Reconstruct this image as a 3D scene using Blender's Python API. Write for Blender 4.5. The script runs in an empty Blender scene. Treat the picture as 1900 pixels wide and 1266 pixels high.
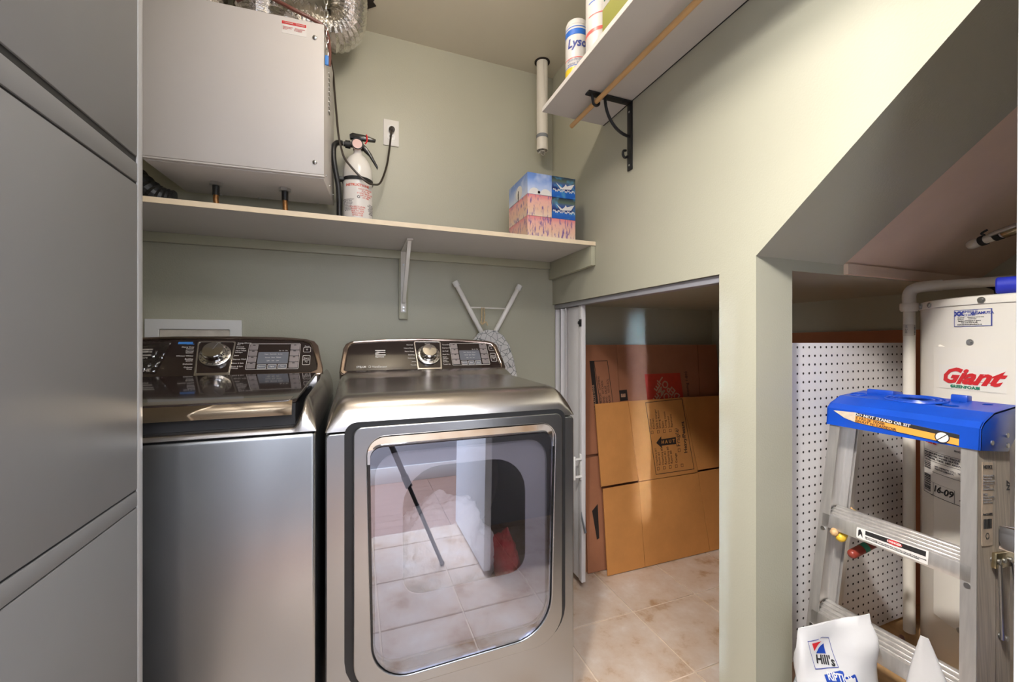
import bpy, bmesh, math, random
from mathutils import Matrix, Vector, noise
random.seed(7)
PI = math.pi
sc = bpy.context.scene
C = sc.collection
R = math.radians

# ------------------------------------------------------------------ camera
cam_d = bpy.data.cameras.new('camera')
cam = bpy.data.objects.new('camera', cam_d); C.objects.link(cam)
cam_d.sensor_width = 36.0
cam_d.lens = 755.0 / 1900.0 * 36.0
cam_d.clip_start = 0.02
cam.location = (0, 0, 1.17)
cam.rotation_euler = (R(90), 0, -math.atan(290 / 755.0))
sc.camera = cam

# ------------------------------------------------------------------ world, lights, exposure
w = bpy.data.worlds.new('world'); sc.world = w; w.use_nodes = True
w.node_tree.nodes['Background'].inputs[0].default_value = (0.75, 0.85, 1.0, 1)
w.node_tree.nodes['Background'].inputs[1].default_value = 0.3
sc.view_settings.view_transform = 'Standard'
sc.view_settings.look = 'None'
sc.view_settings.gamma = 1
sc.view_settings.use_curve_mapping = False
sc.view_settings.exposure = 0.32
try:
    sc.cycles.use_denoising = True
    sc.cycles.max_bounces = 10
    sc.cycles.diffuse_bounces = 6
    sc.cycles.sample_clamp_indirect = 6
except Exception:
    pass
LAMP_POS = [(0.16, 1.00, 2.42), (0.27, 1.00, 2.42)]
BULB_EMIT = 88.0
def area(name, loc, rot, sx, sy, power, col, spread=180):
    l = bpy.data.lights.new(name, 'AREA'); l.shape = 'RECTANGLE'
    l.size = sx; l.size_y = sy; l.energy = power; l.color = col; l.spread = R(spread)
    o = bpy.data.objects.new(name, l); C.objects.link(o); o.location = loc; o.rotation_euler = rot
    return o
area('room_fill_light', (0.08, 0.0, 2.53), (0, 0, 0), 0.3, 0.4, 9, (1.0, 0.97, 0.95))  # added fill light just below the ceiling, no fixture there
area('nook_fill_light', (0.45, -0.15, 2.53), (0, 0, 0), 0.25, 0.25, 4, (1.0, 0.98, 0.97))  # unseen fill light, added to brighten the nook under the stairs
lv = Vector((1.35, 0.62, 0.55)) - Vector((-0.20, 0.12, 2.40))
area('right_side_fill_light', (-0.20, 0.12, 2.40), lv.to_track_quat('-Z', 'Y').to_euler(), 0.14, 0.14, 8.5, (1.0, 0.96, 0.92), 74)  # fill light added to lift the column, heater and floor; no real spotlight
area('hall_fill_light', (0.15, -1.0, 2.50), (0, 0, 0), 0.9, 0.6, 66, (0.92, 0.95, 1.0))  # added cool fill from behind the camera, not a known hall lamp
area('added_strip_light', (-0.25, -1.25, 0.72), (R(91), 0, -math.atan2(1.70, 3.05)), 0.07, 1.05, 0.30, (0.48, 0.66, 1.0), 2.4)  # added narrow-beam light laying a cool strip on the cartons; daylight source assumed
area('hall_side_fill_light', (-1.2, -0.95, 1.45), (0, R(-90), 0), 1.2, 0.8, 66, (0.84, 0.91, 1.0))  # added cool fill shining along the hall; a window there is only assumed

# ------------------------------------------------------------------ materials
def mat(name, col, rough=0.5, metal=0.0, var=0.0, scale=8.0, bump=0.0, bscale=120.0, spec=0.5, coat=0.0, stretch=None):
    m = bpy.data.materials.new(name); m.use_nodes = True
    nt = m.node_tree; N = nt.nodes; L = nt.links; p = N['Principled BSDF']
    p.inputs['Base Color'].default_value = (*col, 1)
    p.inputs['Roughness'].default_value = rough
    p.inputs['Metallic'].default_value = metal
    p.inputs['Specular IOR Level'].default_value = spec
    if coat:
        p.inputs['Coat Weight'].default_value = coat; p.inputs['Coat Roughness'].default_value = 0.03
    g = N.new('ShaderNodeNewGeometry'); vec = g.outputs['Position']
    if stretch:
        mp = N.new('ShaderNodeMapping'); mp.inputs['Scale'].default_value = stretch
        L.new(vec, mp.inputs[0]); vec = mp.outputs[0]
    if var:
        n = N.new('ShaderNodeTexNoise'); n.inputs['Scale'].default_value = scale; n.inputs['Detail'].default_value = 5
        L.new(vec, n.inputs['Vector'])
        r = N.new('ShaderNodeValToRGB'); r.color_ramp.elements[0].position = 0.3; r.color_ramp.elements[1].position = 0.7
        r.color_ramp.elements[0].color = (*[max(0, c * (1 - var)) for c in col], 1)
        r.color_ramp.elements[1].color = (*[min(1, c * (1 + var)) for c in col], 1)
        L.new(n.outputs['Fac'], r.inputs[0]); L.new(r.outputs[0], p.inputs['Base Color'])
    if bump:
        n2 = N.new('ShaderNodeTexNoise'); n2.inputs['Scale'].default_value = bscale; n2.inputs['Detail'].default_value = 3
        L.new(vec, n2.inputs['Vector'])
        b = N.new('ShaderNodeBump'); b.inputs['Strength'].default_value = bump; b.inputs['Distance'].default_value = 0.002
        L.new(n2.outputs['Fac'], b.inputs['Height']); L.new(b.outputs[0], p.inputs['Normal'])
    return m

M = {}
M['green'] = mat('sage_green_paint', (0.43, 0.418, 0.325), 0.42, var=0.03, scale=2, bump=0.25, bscale=220)
M['ceil'] = mat('ceiling_paint', (0.62, 0.57, 0.46), 0.6, var=0.03, scale=2, bump=0.2, bscale=200)
M['trim_green'] = mat('sage_trim_paint', (0.43, 0.42, 0.31), 0.3, var=0.03, scale=4)
M['pink'] = mat('unpainted_drywall', (0.72, 0.55, 0.43), 0.85, var=0.06, scale=5)
M['hallwall'] = mat('hall_grey_paint', (0.42, 0.43, 0.46), 0.6, var=0.02)
M['white'] = mat('white_paint', (0.78, 0.77, 0.74), 0.35, var=0.02)
M['doorwhite'] = mat('door_white_paint', (0.80, 0.82, 0.86), 0.4, var=0.02)
M['grout'] = mat('grout', (0.72, 0.58, 0.45), 0.8, var=0.1, scale=30)
M['cab'] = mat('grey_foil', (0.180, 0.175, 0.172), 0.45, var=0.03, scale=3, spec=0.25)
M['cabedge'] = mat('grey_foil_edge', (0.34, 0.335, 0.33), 0.3, var=0.02)
M['black'] = mat('matt_black', (0.010, 0.010, 0.011), 0.5, var=0.2)
M['blackgloss'] = mat('black_plastic', (0.014, 0.013, 0.013), 0.2, var=0.2)
M['iron'] = mat('black_iron', (0.012, 0.012, 0.013), 0.45, var=0.2)
M['melamine'] = mat('grey_white_melamine', (0.60, 0.57, 0.55), 0.4, var=0.02)
M['edgecream'] = mat('cream_edge', (0.80, 0.66, 0.47), 0.45, var=0.05, scale=20)
M['edgewhite'] = mat('white_edge', (0.86, 0.82, 0.77), 0.4, var=0.02)
M['hrv'] = mat('hrv_enamel', (0.60, 0.565, 0.54), 0.4, var=0.015, scale=4)
M['zinc'] = mat('zinc', (0.55, 0.55, 0.54), 0.3, 1.0, var=0.1, scale=40)
M['copper'] = mat('aged_copper', (0.50, 0.24, 0.09), 0.35, 0.9, var=0.4, scale=60)
M['foil'] = mat('duct_foil', (0.74, 0.71, 0.67), 0.15, 1.0, var=0.15, scale=60, bump=1.0, bscale=140)
M['steel'] = mat('dark_stainless', (0.385, 0.395, 0.405), 0.27, 1.0, var=0.02, scale=3)
M['deck'] = mat('deck_stainless', (0.64, 0.60, 0.575), 0.25, 1.0, var=0.02, scale=3)
M['rim'] = mat('bronze_chrome', (0.52, 0.42, 0.37), 0.10, 1.0, var=0.02)
M['lip'] = mat('champagne_chrome', (0.72, 0.58, 0.42), 0.07, 1.0, var=0.02)
M['chrome'] = mat('chrome', (0.72, 0.70, 0.68), 0.08, 1.0, var=0.02)
M['brush'] = mat('brushed_silver', (0.70, 0.67, 0.63), 0.25, 1.0, var=0.05, scale=80)
M['console'] = mat('console_face', (0.026, 0.017, 0.015), 0.10, coat=0.6, var=0.1)
M['lcd'] = mat('lcd_grey', (0.17, 0.18, 0.21), 0.25, var=0.04)
M['lcddark'] = mat('lcd_dark', (0.03, 0.02, 0.017), 0.2, var=0.1)
M['btn'] = mat('button_silver', (0.45, 0.41, 0.42), 0.3, 0.6, var=0.03)
M['print'] = mat('pale_print', (0.78, 0.75, 0.72), 0.5, var=0.02)
M['printblue'] = mat('blue_print', (0.05, 0.22, 0.62), 0.5, var=0.02)
M['ink'] = mat('dark_ink', (0.015, 0.014, 0.015), 0.6, var=0.1)
M['inkgrey'] = mat('grey_ink', (0.19, 0.18, 0.18), 0.6, var=0.1)
M['red'] = mat('red_print', (0.60, 0.02, 0.025), 0.45, var=0.03)
M['redlight'] = mat('light_red_print', (0.68, 0.12, 0.07), 0.5, var=0.03)
M['bluei'] = mat('label_blue', (0.05, 0.07, 0.30), 0.5, var=0.05)
M['greeni'] = mat('label_green', (0.02, 0.20, 0.12), 0.5, var=0.05)
M['enamel'] = mat('white_enamel', (0.80, 0.77, 0.72), 0.25, var=0.02)
M['heater'] = mat('heater_white', (0.82, 0.77, 0.68), 0.35, var=0.02, scale=5)
M['heater_label'] = mat('heater_label', (0.80, 0.76, 0.69), 0.4, var=0.02)
M['pvc'] = mat('white_pvc', (0.74, 0.69, 0.60), 0.35, var=0.03)
M['pvcgrey'] = mat('folding_door_pvc', (0.66, 0.64, 0.64), 0.35, var=0.02)
M['track'] = mat('track_metal', (0.42, 0.42, 0.46), 0.35, 0.4, var=0.03)
M['peg'] = mat('pegboard_white', (0.76, 0.73, 0.72), 0.4, var=0.02)
M['alu'] = mat('ladder_aluminium', (0.72, 0.69, 0.66), 0.30, 0.75, var=0.10, scale=3, stretch=(30, 30, 2))
M['alubrown'] = mat('ladder_brown_reflection', (0.50, 0.43, 0.35), 0.55, 0.1, var=0.22, scale=3, stretch=(60, 60, 2))  # brushed aluminium grain, with a brownish reflection painted into the colour
M['blue'] = mat('ladder_blue_plastic', (0.006, 0.065, 0.46), 0.32, var=0.12, scale=12)
M['bluefoam'] = mat('blue_foam', (0.015, 0.03, 0.50), 0.6, var=0.1, scale=20)
M['orange'] = mat('orange_sticker', (0.85, 0.36, 0.06), 0.4, var=0.02)
M['stickertorn'] = mat('torn_sticker', (0.60, 0.48, 0.36), 0.6, var=0.15, scale=60)
M['wood'] = mat('pine_wood', (0.72, 0.48, 0.26), 0.5, var=0.12, scale=6, stretch=(20, 1, 20))
M['dowel'] = mat('dowel_wood', (0.62, 0.37, 0.16), 0.5, var=0.1, scale=10)
M['plank'] = mat('laminate', (0.38, 0.235, 0.18), 0.35, var=0.15, scale=4, stretch=(1, 20, 20))
M['osb'] = mat('plywood', (0.36, 0.21, 0.09), 0.7, var=0.3, scale=20)
M['bag'] = mat('bag_white', (0.62, 0.61, 0.61), 0.3, var=0.03, bump=0.5, bscale=22)
M['wrap'] = mat('clear_wrap', (0.52, 0.54, 0.58), 0.15, var=0.45, scale=50, stretch=(1, 1, 4))
M['kraftdark'] = mat('kraft_print_black', (0.02, 0.013, 0.010), 0.7, var=0.1)
M['hdorange'] = mat('box_orange_red', (0.52, 0.045, 0.02), 0.7, var=0.08, scale=40)
M['kraftpale'] = mat('box_pale_print', (0.50, 0.28, 0.17), 0.7, var=0.1)
M['rope'] = mat('rope', (0.55, 0.42, 0.24), 0.8, var=0.2, scale=100)
M['cord'] = mat('brown_cord', (0.035, 0.025, 0.018), 0.35, var=0.1)
M['rubber'] = mat('rubber_hose', (0.012, 0.012, 0.012), 0.4, var=0.1)
M['brownhose'] = mat('brown_cable', (0.16, 0.055, 0.04), 0.4, var=0.1)
M['gauge'] = mat('gauge_pink', (0.75, 0.50, 0.46), 0.2, var=0.05)
M['cloth'] = mat('white_towel', (0.85, 0.85, 0.84), 0.9, var=0.04, bump=0.8, bscale=150)
M['redcloth'] = mat('red_towel', (0.45, 0.02, 0.03), 0.9, var=0.1, bump=0.6, bscale=150)
M['liner'] = mat('door_liner', (0.50, 0.48, 0.49), 0.4, var=0.03)
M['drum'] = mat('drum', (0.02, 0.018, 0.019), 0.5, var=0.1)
M['yellow'] = mat('yellow_plastic', (0.75, 0.48, 0.04), 0.35, var=0.05)
M['deepblue'] = mat('sack_blue_print', (0.01, 0.055, 0.36), 0.4, var=0.05)
M['redhandle'] = mat('red_handle', (0.26, 0.04, 0.025), 0.4, var=0.1)
M['tan'] = mat('tan_handle', (0.62, 0.38, 0.18), 0.5, var=0.1)
M['greenbox'] = mat('green_box', (0.36, 0.36, 0.08), 0.5, var=0.06)
M['canwhite'] = mat('canister_white', (0.74, 0.71, 0.68), 0.35, var=0.02)
M['canyellow'] = mat('canister_yellow', (0.80, 0.58, 0.03), 0.35, var=0.03)
M['canblue'] = mat('canister_blue', (0.03, 0.16, 0.62), 0.35, var=0.03)
M['canred'] = mat('canister_red', (0.80, 0.15, 0.13), 0.35, var=0.03)
M['cantext'] = mat('canister_text', (0.32, 0.34, 0.45), 0.4, var=0.03)
M['brass'] = mat('old_brass', (0.55, 0.47, 0.30), 0.25, 1.0, var=0.25, scale=50)
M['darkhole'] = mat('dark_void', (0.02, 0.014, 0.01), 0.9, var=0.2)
M['insul'] = mat('insulation_wrap', (0.62, 0.56, 0.48), 0.7, var=0.12, scale=30)
M['strap'] = mat('grey_strap', (0.22, 0.23, 0.25), 0.5, var=0.1)

def mix_noise_mat(name, cols, scale, rough, stretch=(1, 1, 1), detail=6, coord='pos'):
    m = bpy.data.materials.new(name); m.use_nodes = True
    nt = m.node_tree; N = nt.nodes; L = nt.links; p = N['Principled BSDF']; p.inputs['Roughness'].default_value = rough
    if coord == 'pos': v = N.new('ShaderNodeNewGeometry').outputs['Position']
    else: v = N.new('ShaderNodeTexCoord').outputs['Object']
    mp = N.new('ShaderNodeMapping'); mp.inputs['Scale'].default_value = stretch; L.new(v, mp.inputs[0])
    n = N.new('ShaderNodeTexNoise'); n.inputs['Scale'].default_value = scale; n.inputs['Detail'].default_value = detail
    n.inputs['Roughness'].default_value = 0.65
    L.new(mp.outputs[0], n.inputs['Vector'])
    r = N.new('ShaderNodeValToRGB'); e = r.color_ramp.elements
    for i, (pos, c) in enumerate(cols):
        el = e[i] if i < 2 else e.new(pos)
        el.position = pos; el.color = (*c, 1)
    L.new(n.outputs['Fac'], r.inputs[0]); L.new(r.outputs[0], p.inputs['Base Color'])
    return m, N, L, p, r, n
M['tile'] = mix_noise_mat('beige_tile', [(0.34, (0.40, 0.24, 0.13)), (0.60, (0.64, 0.53, 0.44)), (0.45, (0.58, 0.44, 0.33)), (0.72, (0.72, 0.64, 0.57))], 6, 0.32, detail=12)[0]
def kraft(name, col):
    m, N, L, p, r, n = mix_noise_mat(name, [(0.3, tuple(c * .9 for c in col)), (0.7, tuple(min(1, c * 1.1) for c in col))], 5, 0.8)
    w = N.new('ShaderNodeTexWave'); w.inputs['Scale'].default_value = 55; w.bands_direction = 'X'
    g = N.new('ShaderNodeNewGeometry'); L.new(g.outputs['Position'], w.inputs['Vector'])
    b = N.new('ShaderNodeBump'); b.inputs['Strength'].default_value = 0.12; b.inputs['Distance'].default_value = 0.001
    L.new(w.outputs['Fac'], b.inputs['Height']); L.new(b.outputs[0], p.inputs['Normal'])
    return m
M['kraft'] = kraft('kraft_board', (0.57, 0.245, 0.065))
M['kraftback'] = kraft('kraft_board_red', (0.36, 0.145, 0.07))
M['kraftedge'] = mat('kraft_edge', (0.30, 0.16, 0.08), 0.9, var=0.15, scale=100)

def glassmat(name, tint, refl, rough=0.0):
    m = bpy.data.materials.new(name); m.use_nodes = True
    nt = m.node_tree; N = nt.nodes; L = nt.links; N.clear()
    out = N.new('ShaderNodeOutputMaterial'); mx = N.new('ShaderNodeMixShader')
    t = N.new('ShaderNodeBsdfTransparent'); t.inputs[0].default_value = (*tint, 1)
    gl = N.new('ShaderNodeBsdfGlossy'); gl.inputs['Roughness'].default_value = rough; gl.inputs[0].default_value = (0.76, 0.82, 0.95, 1)
    f = N.new('ShaderNodeFresnel'); f.inputs[0].default_value = 1.5
    mp = N.new('ShaderNodeMath'); mp.operation = 'MULTIPLY_ADD'; mp.inputs[1].default_value = 0.6; mp.inputs[2].default_value = refl
    cl = N.new('ShaderNodeClamp')
    L.new(f.outputs[0], mp.inputs[0]); L.new(mp.outputs[0], cl.inputs[0]); L.new(cl.outputs[0], mx.inputs[0])
    L.new(t.outputs[0], mx.inputs[1]); L.new(gl.outputs[0], mx.inputs[2]); L.new(mx.outputs[0], out.inputs[0])
    return m
M['doorglass'] = glassmat('smoked_mirror_glass', (0.92, 0.91, 0.93), 0.22)

def emis(name, col, s):
    m = bpy.data.materials.new(name); m.use_nodes = True
    p = m.node_tree.nodes['Principled BSDF']
    p.inputs['Base Color'].default_value = (*col, 1)
    p.inputs['Emission Color'].default_value = (*col, 1); p.inputs['Emission Strength'].default_value = s
    return m
M['bulb'] = emis('bulb_glow', (1.0, 0.90, 0.78), BULB_EMIT)

# ------------------------------------------------------------------ mesh helpers
class B:
    def __init__(s): s.bm = bmesh.new()
    def add(s, other, Mx=None):
        me = bpy.data.meshes.new('tmp'); other.to_mesh(me); other.free()
        if Mx is not None: me.transform(Mx)
        s.bm.from_mesh(me); bpy.data.meshes.remove(me); return s
    def mesh(s, me, Mx=None):
        me = me.copy()
        if Mx is not None: me.transform(Mx)
        s.bm.from_mesh(me); bpy.data.meshes.remove(me); return s
    def box(s, x0, x1, y0, y1, z0, z1, bev=0, seg=2, Mx=None):
        b = bmesh.new(); bmesh.ops.create_cube(b, size=1)
        for v in b.verts:
            v.co = Vector(((x0 + x1) / 2 + v.co.x * (x1 - x0), (y0 + y1) / 2 + v.co.y * (y1 - y0), (z0 + z1) / 2 + v.co.z * (z1 - z0)))
        if bev: bmesh.ops.bevel(b, geom=b.edges[:], offset=bev, segments=seg, affect='EDGES', profile=0.5)
        return s.add(b, Mx)
    def cyl(s, p0, p1, r0, r1=None, seg=20):
        p0 = Vector(p0); p1 = Vector(p1); d = p1 - p0
        b = bmesh.new(); bmesh.ops.create_cone(b, cap_ends=True, segments=seg, radius1=r0, radius2=r0 if r1 is None else r1, depth=d.length)
        q = Vector((0, 0, 1)).rotation_difference(d.normalized()).to_matrix().to_4x4()
        return s.add(b, Matrix.Translation((p0 + p1) / 2) @ q)
    def sphere(s, c, r, sc3=(1, 1, 1), seg=16):
        b = bmesh.new(); bmesh.ops.create_uvsphere(b, u_segments=seg, v_segments=max(6, seg // 2), radius=r)
        return s.add(b, Matrix.Translation(c) @ Matrix.Diagonal((*sc3, 1)))
    def lathe(s, prof, Mx=None, seg=32, cap=True):
        b = bmesh.new(); rings = []
        for r, z in prof:
            rings.append([b.verts.new((r * math.cos(2 * PI * i / seg), r * math.sin(2 * PI * i / seg), z)) for i in range(seg)])
        for a, c in zip(rings, rings[1:]):
            for i in range(seg): b.faces.new((a[i], a[(i + 1) % seg], c[(i + 1) % seg], c[i]))
        if cap:
            b.faces.new(rings[0][::-1]); b.faces.new(rings[-1])
        return s.add(b, Mx)
    def tube(s, pts, r, seg=10, smooth=6, ribs=None, closed=False):
        P = catmull([Vector(p) for p in pts], smooth) if smooth else [Vector(p) for p in pts]
        b = bmesh.new(); rings = []; up = None
        for i, p in enumerate(P):
            t = (P[min(i + 1, len(P) - 1)] - P[max(i - 1, 0)]).normalized()
            if up is None:
                up = t.orthogonal().normalized()
            up = (up - t * up.dot(t)).normalized(); bi = t.cross(up)
            rr = r(i / max(1, len(P) - 1), i) if callable(r) else r
            rings.append([b.verts.new(p + (up * math.cos(2 * PI * k / seg) + bi * math.sin(2 * PI * k / seg)) * rr) for k in range(seg)])
        for a, c in zip(rings, rings[1:]):
            for k in range(seg): b.faces.new((a[k], a[(k + 1) % seg], c[(k + 1) % seg], c[k]))
        b.faces.new(rings[0][::-1]); b.faces.new(rings[-1])
        return s.add(b)
    def prism(s, pts, vec, bev=0):
        vec = Vector(vec); b = bmesh.new()
        a = [b.verts.new(p) for p in pts]; c = [b.verts.new(Vector(p) + vec) for p in pts]; n = len(a)
        b.faces.new(a); b.faces.new(c[::-1])
        for i in range(n): b.faces.new((a[i], c[i], c[(i + 1) % n], a[(i + 1) % n]))
        bmesh.ops.recalc_face_normals(b, faces=b.faces[:])
        if bev: bmesh.ops.bevel(b, geom=b.edges[:], offset=bev, segments=2, affect='EDGES', profile=0.5)
        return s.add(b)
    def grid(s, fn, nu, nv, thick=0):
        b = bmesh.new()
        V = [[b.verts.new(fn(i / (nu - 1), j / (nv - 1))) for j in range(nv)] for i in range(nu)]
        for i in range(nu - 1):
            for j in range(nv - 1): b.faces.new((V[i][j], V[i + 1][j], V[i + 1][j + 1], V[i][j + 1]))
        if thick:
            bmesh.ops.recalc_face_normals(b, faces=b.faces[:])
            bmesh.ops.solidify(b, geom=b.faces[:], thickness=thick)
        return s.add(b)
    def plate(s, outer, holes=(), t=0.004, bev=0.0, Mx=None, bres=2):
        return s.mesh_own(plate_mesh(outer, holes, t, bev, bres), Mx)
    def mesh_own(s, me, Mx=None):
        if Mx is not None: me.transform(Mx)
        s.bm.from_mesh(me); bpy.data.meshes.remove(me); return s
    def xf(s, fn):
        for v in s.bm.verts: v.co = fn(v.co.copy())
        return s
    def obj(s, name, m, parent=None, local=False, ang=38, label=None):
        me = bpy.data.meshes.new(name)
        s.bm.to_mesh(me); s.bm.free()
        for p in me.polygons: p.use_smooth = True
        me.set_sharp_from_angle(angle=R(ang))
        me.materials.append(M[m] if isinstance(m, str) else m)
        return link(name, me, parent, local, label)

def link(name, me, parent=None, local=False, label=None):
    o = bpy.data.objects.new(name, me); C.objects.link(o)
    if parent is not None:
        o.parent = parent
        if not local: o.matrix_parent_inverse = WM(parent).inverted()
    if label: o['label'] = label
    return o
def WM(o):
    m = Matrix.LocRotScale(o.location, o.rotation_euler, o.scale)
    if o.parent: m = WM(o.parent) @ o.matrix_parent_inverse @ m
    return m
def catmull(P, n):
    out = []
    for i in range(len(P) - 1):
        a = P[max(i - 1, 0)]; b = P[i]; c = P[i + 1]; d = P[min(i + 2, len(P) - 1)]
        for k in range(n):
            t = k / n
            out.append(0.5 * ((2 * b) + (c - a) * t + (2 * a - 5 * b + 4 * c - d) * t * t + (3 * b - a - 3 * c + d) * t ** 3))
    out.append(P[-1]); return out
def rp(pts, n=6):
    """rounded polygon: pts = [(x, y, r)]"""
    out = []; N = len(pts)
    for i in range(N):
        p = Vector(pts[i][:2]); r = pts[i][2] if len(pts[i]) > 2 else 0
        if r <= 0: out.append((p.x, p.y)); continue
        a = (Vector(pts[i - 1][:2]) - p).normalized(); b = (Vector(pts[(i + 1) % N][:2]) - p).normalized()
        ang = a.angle(b); d = r / math.tan(ang / 2)
        s, e = p + a * d, p + b * d; cc = p + (a + b).normalized() * (r / math.sin(ang / 2))
        a0 = math.atan2(s.y - cc.y, s.x - cc.x); a1 = math.atan2(e.y - cc.y, e.x - cc.x); da = a1 - a0
        while da > PI: da -= 2 * PI
        while da < -PI: da += 2 * PI
        for k in range(n + 1): out.append((cc.x + r * math.cos(a0 + da * k / n), cc.y + r * math.sin(a0 + da * k / n)))
    return out
def rr(x0, x1, y0, y1, r, n=6): return rp([(x0, y0, r), (x1, y0, r), (x1, y1, r), (x0, y1, r)], n)
def circ(x, y, r, n=20, ry=None): return [(x + r * math.cos(2 * PI * k / n), y + (ry or r) * math.sin(2 * PI * k / n)) for k in range(n)]
def from_curve(cu):
    o = bpy.data.objects.new('tmpc', cu); C.objects.link(o)
    bpy.context.view_layer.update()
    me = bpy.data.meshes.new_from_object(o.evaluated_get(bpy.context.evaluated_depsgraph_get()))
    bpy.data.objects.remove(o); bpy.data.curves.remove(cu)
    return me
def plate_mesh(outer, holes=(), t=0.004, bev=0.0, bres=2):
    cu = bpy.data.curves.new('c', 'CURVE'); cu.dimensions = '2D'; cu.fill_mode = 'BOTH'
    cu.extrude = max(1e-5, t / 2 - bev); cu.bevel_depth = bev; cu.bevel_resolution = bres; cu.offset = -bev
    for L in [outer, *holes]:
        s = cu.splines.new('POLY'); s.points.add(len(L) - 1); s.use_cyclic_u = True
        for p, q in zip(s.points, L): p.co = (q[0], q[1], 0, 1)
    me = from_curve(cu)
    for v in me.vertices: v.co.z -= t / 2          # front face at z = 0
    return me
FONT = {}
def text_mesh(body, size, bold=0.0, shear=0.0, align='LEFT', t=0.0006, sx=1.0, gap=1.0, lgap=1.0):
    cu = bpy.data.curves.new('t', 'FONT'); cu.body = body; cu.size = size; cu.offset = bold; cu.shear = shear
    cu.align_x = align; cu.align_y = 'CENTER'; cu.extrude = t / 2; cu.resolution_u = 2; cu.space_character = gap; cu.space_line = lgap
    me = from_curve(cu)
    for v in me.vertices: v.co.x *= sx
    return me
def text(name, body, size, m, Mx, parent, x=0, y=0, local=False, z=0.0004, rot=0, **k):
    me = text_mesh(body, size, **k)
    b = B().mesh_own(me, Mx @ Matrix.Translation((x, y, z)) @ Matrix.Rotation(rot, 4, 'Z'))
    return b.obj(name, m, parent, local)
def thing(name, label, cat, loc=(0, 0, 0), rot=(0, 0, 0), group=None):
    o = bpy.data.objects.new(name, None); C.objects.link(o); o.empty_display_size = 0.05
    o.location = loc; o.rotation_euler = rot
    return tag(o, label, cat, group)
def tag(o, label, cat, group=None):
    o['label'] = label; o['category'] = cat
    if group: o['group'] = group
    return o
def struct(o): o['kind'] = 'structure'; return o
FY = Matrix.Rotation(R(90), 4, 'X')                       # plane facing -Y
def FYat(y): return Matrix.Translation((0, y, 0)) @ FY    # (x, z) -> world x, z, front at y
FX = Matrix(((0, 0, -1, 0), (-1, 0, 0, 0), (0, 1, 0, 0), (0, 0, 0, 1)))   # plane facing -X : local x -> -Y, y -> Z
def FXat(x): return Matrix.Translation((x, 0, 0)) @ FX

# ================================================================== SETTING
XR, XR2, YB, ZC, XF, XL, YF = 0.965, 1.101, 1.92, 2.55, 2.07, -1.05, -0.32
# floor with tiles
floor = struct(B().box(XL, XF, YF - 0.1, YB, -0.06, -0.004).obj('floor', 'grout'))
T = 0.343; tile_cache = {}
def tile(x0, x1, y0, y1):
    key = (round(x1 - x0, 4), round(y1 - y0, 4))
    if key not in tile_cache:
        w_, h_ = x1 - x0, y1 - y0
        o = B().box(-w_ / 2, w_ / 2, -h_ / 2, h_ / 2, -0.0045, 0.0, 0.0015, 1).obj('tile', 'tile', floor, ang=30)
        tile_cache[key] = o.data
    else:
        o = link('tile', tile_cache[key], floor)
    o.location = ((x0 + x1) / 2, (y0 + y1) / 2, 0)
for i in range(-7, 4):
    for j in range(-5, 3):
        x0, x1 = 1.12 + i * T + .003, 1.12 + (i + 1) * T - .003; y0, y1 = 1.111 + j * T + .003, 1.111 + (j + 1) * T - .003
        x0 = max(x0, XL); x1 = min(x1, XF); y0 = max(y0, YF - 0.1); y1 = min(y1, YB)
        if x1 - x0 > .02 and y1 - y0 > .02: tile(x0, x1, y0, y1)
# hall floor of laminate planks
hall = struct(B().box(-1.3, 1.5, -1.35, YF - 0.1, -0.06, -0.008).obj('floor_hall', 'plank'))
pk = None
for j in range(10):
    for i in range(3):
        x0 = -1.3 + i * 0.9333 + (0 if j % 2 else -0.0)
        me = None
        if pk is None:
            o = B().box(-.4655, .4655, -.0455, .0455, -0.008, 0, 0.001, 1).obj('plank', 'plank', hall); pk = o.data
        else: o = link('plank', pk, hall)
        o.location = (x0 + 0.4667, YF - 0.1 - 0.0465 - j * 0.093, 0)
# walls
wb = struct(B().box(XL - .1, XF + .1, YB, YB + .1, -0.06, ZC + .1).obj('wall_back', 'green'))
struct(B().box(XL - .1, XL, YF, YB, -0.06, ZC + .1).obj('wall_left', 'green'))
# right wall: one slab with door opening and stair cut, in the (y, z) plane
b = B(); HZ = 1.36
cut_b = 0.755; dz = 0.849
prof_top = [(YB, HZ), (YB, ZC), (YF, ZC), (YF, 1.39 + dz * (cut_b - YF)), (cut_b, 1.39), (cut_b, 0), (0.869, 0), (0.869, HZ)]
b.prism([(XR, y, z) for y, z in prof_top], (XR2 - XR, 0, 0))
struct(b.obj('wall_right', 'green'))
# far wall of the cupboard under the stairs and its low ceiling, sloping soffit
struct(B().box(XF, XF + .1, YF, YB, -0.06, ZC).obj('wall_closet', 'green'))
struct(B().box(XR2, XF, cut_b, YB, HZ, HZ + .03).obj('ceiling_closet', 'green'))
def soff(x0, x1, t):
    z0 = 1.39; zt = z0 + dz * (cut_b - YF)
    return [(x0, cut_b, z0), (x0, YF, zt), (x0, YF, zt + t), (x0, cut_b, z0 + t)]
struct(B().prism(soff(XR2, 1.318, .05), (1.318 - XR2, 0, 0)).obj('ceiling_stair', 'green'))
struct(B().prism(soff(1.318, XF, .05), (XF - 1.318, 0, 0)).obj('ceiling_stair', 'pink'))
struct(B().box(1.318, XF, cut_b - .012, cut_b, 1.362, 1.392).obj('trim_1', 'pink'))
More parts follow.
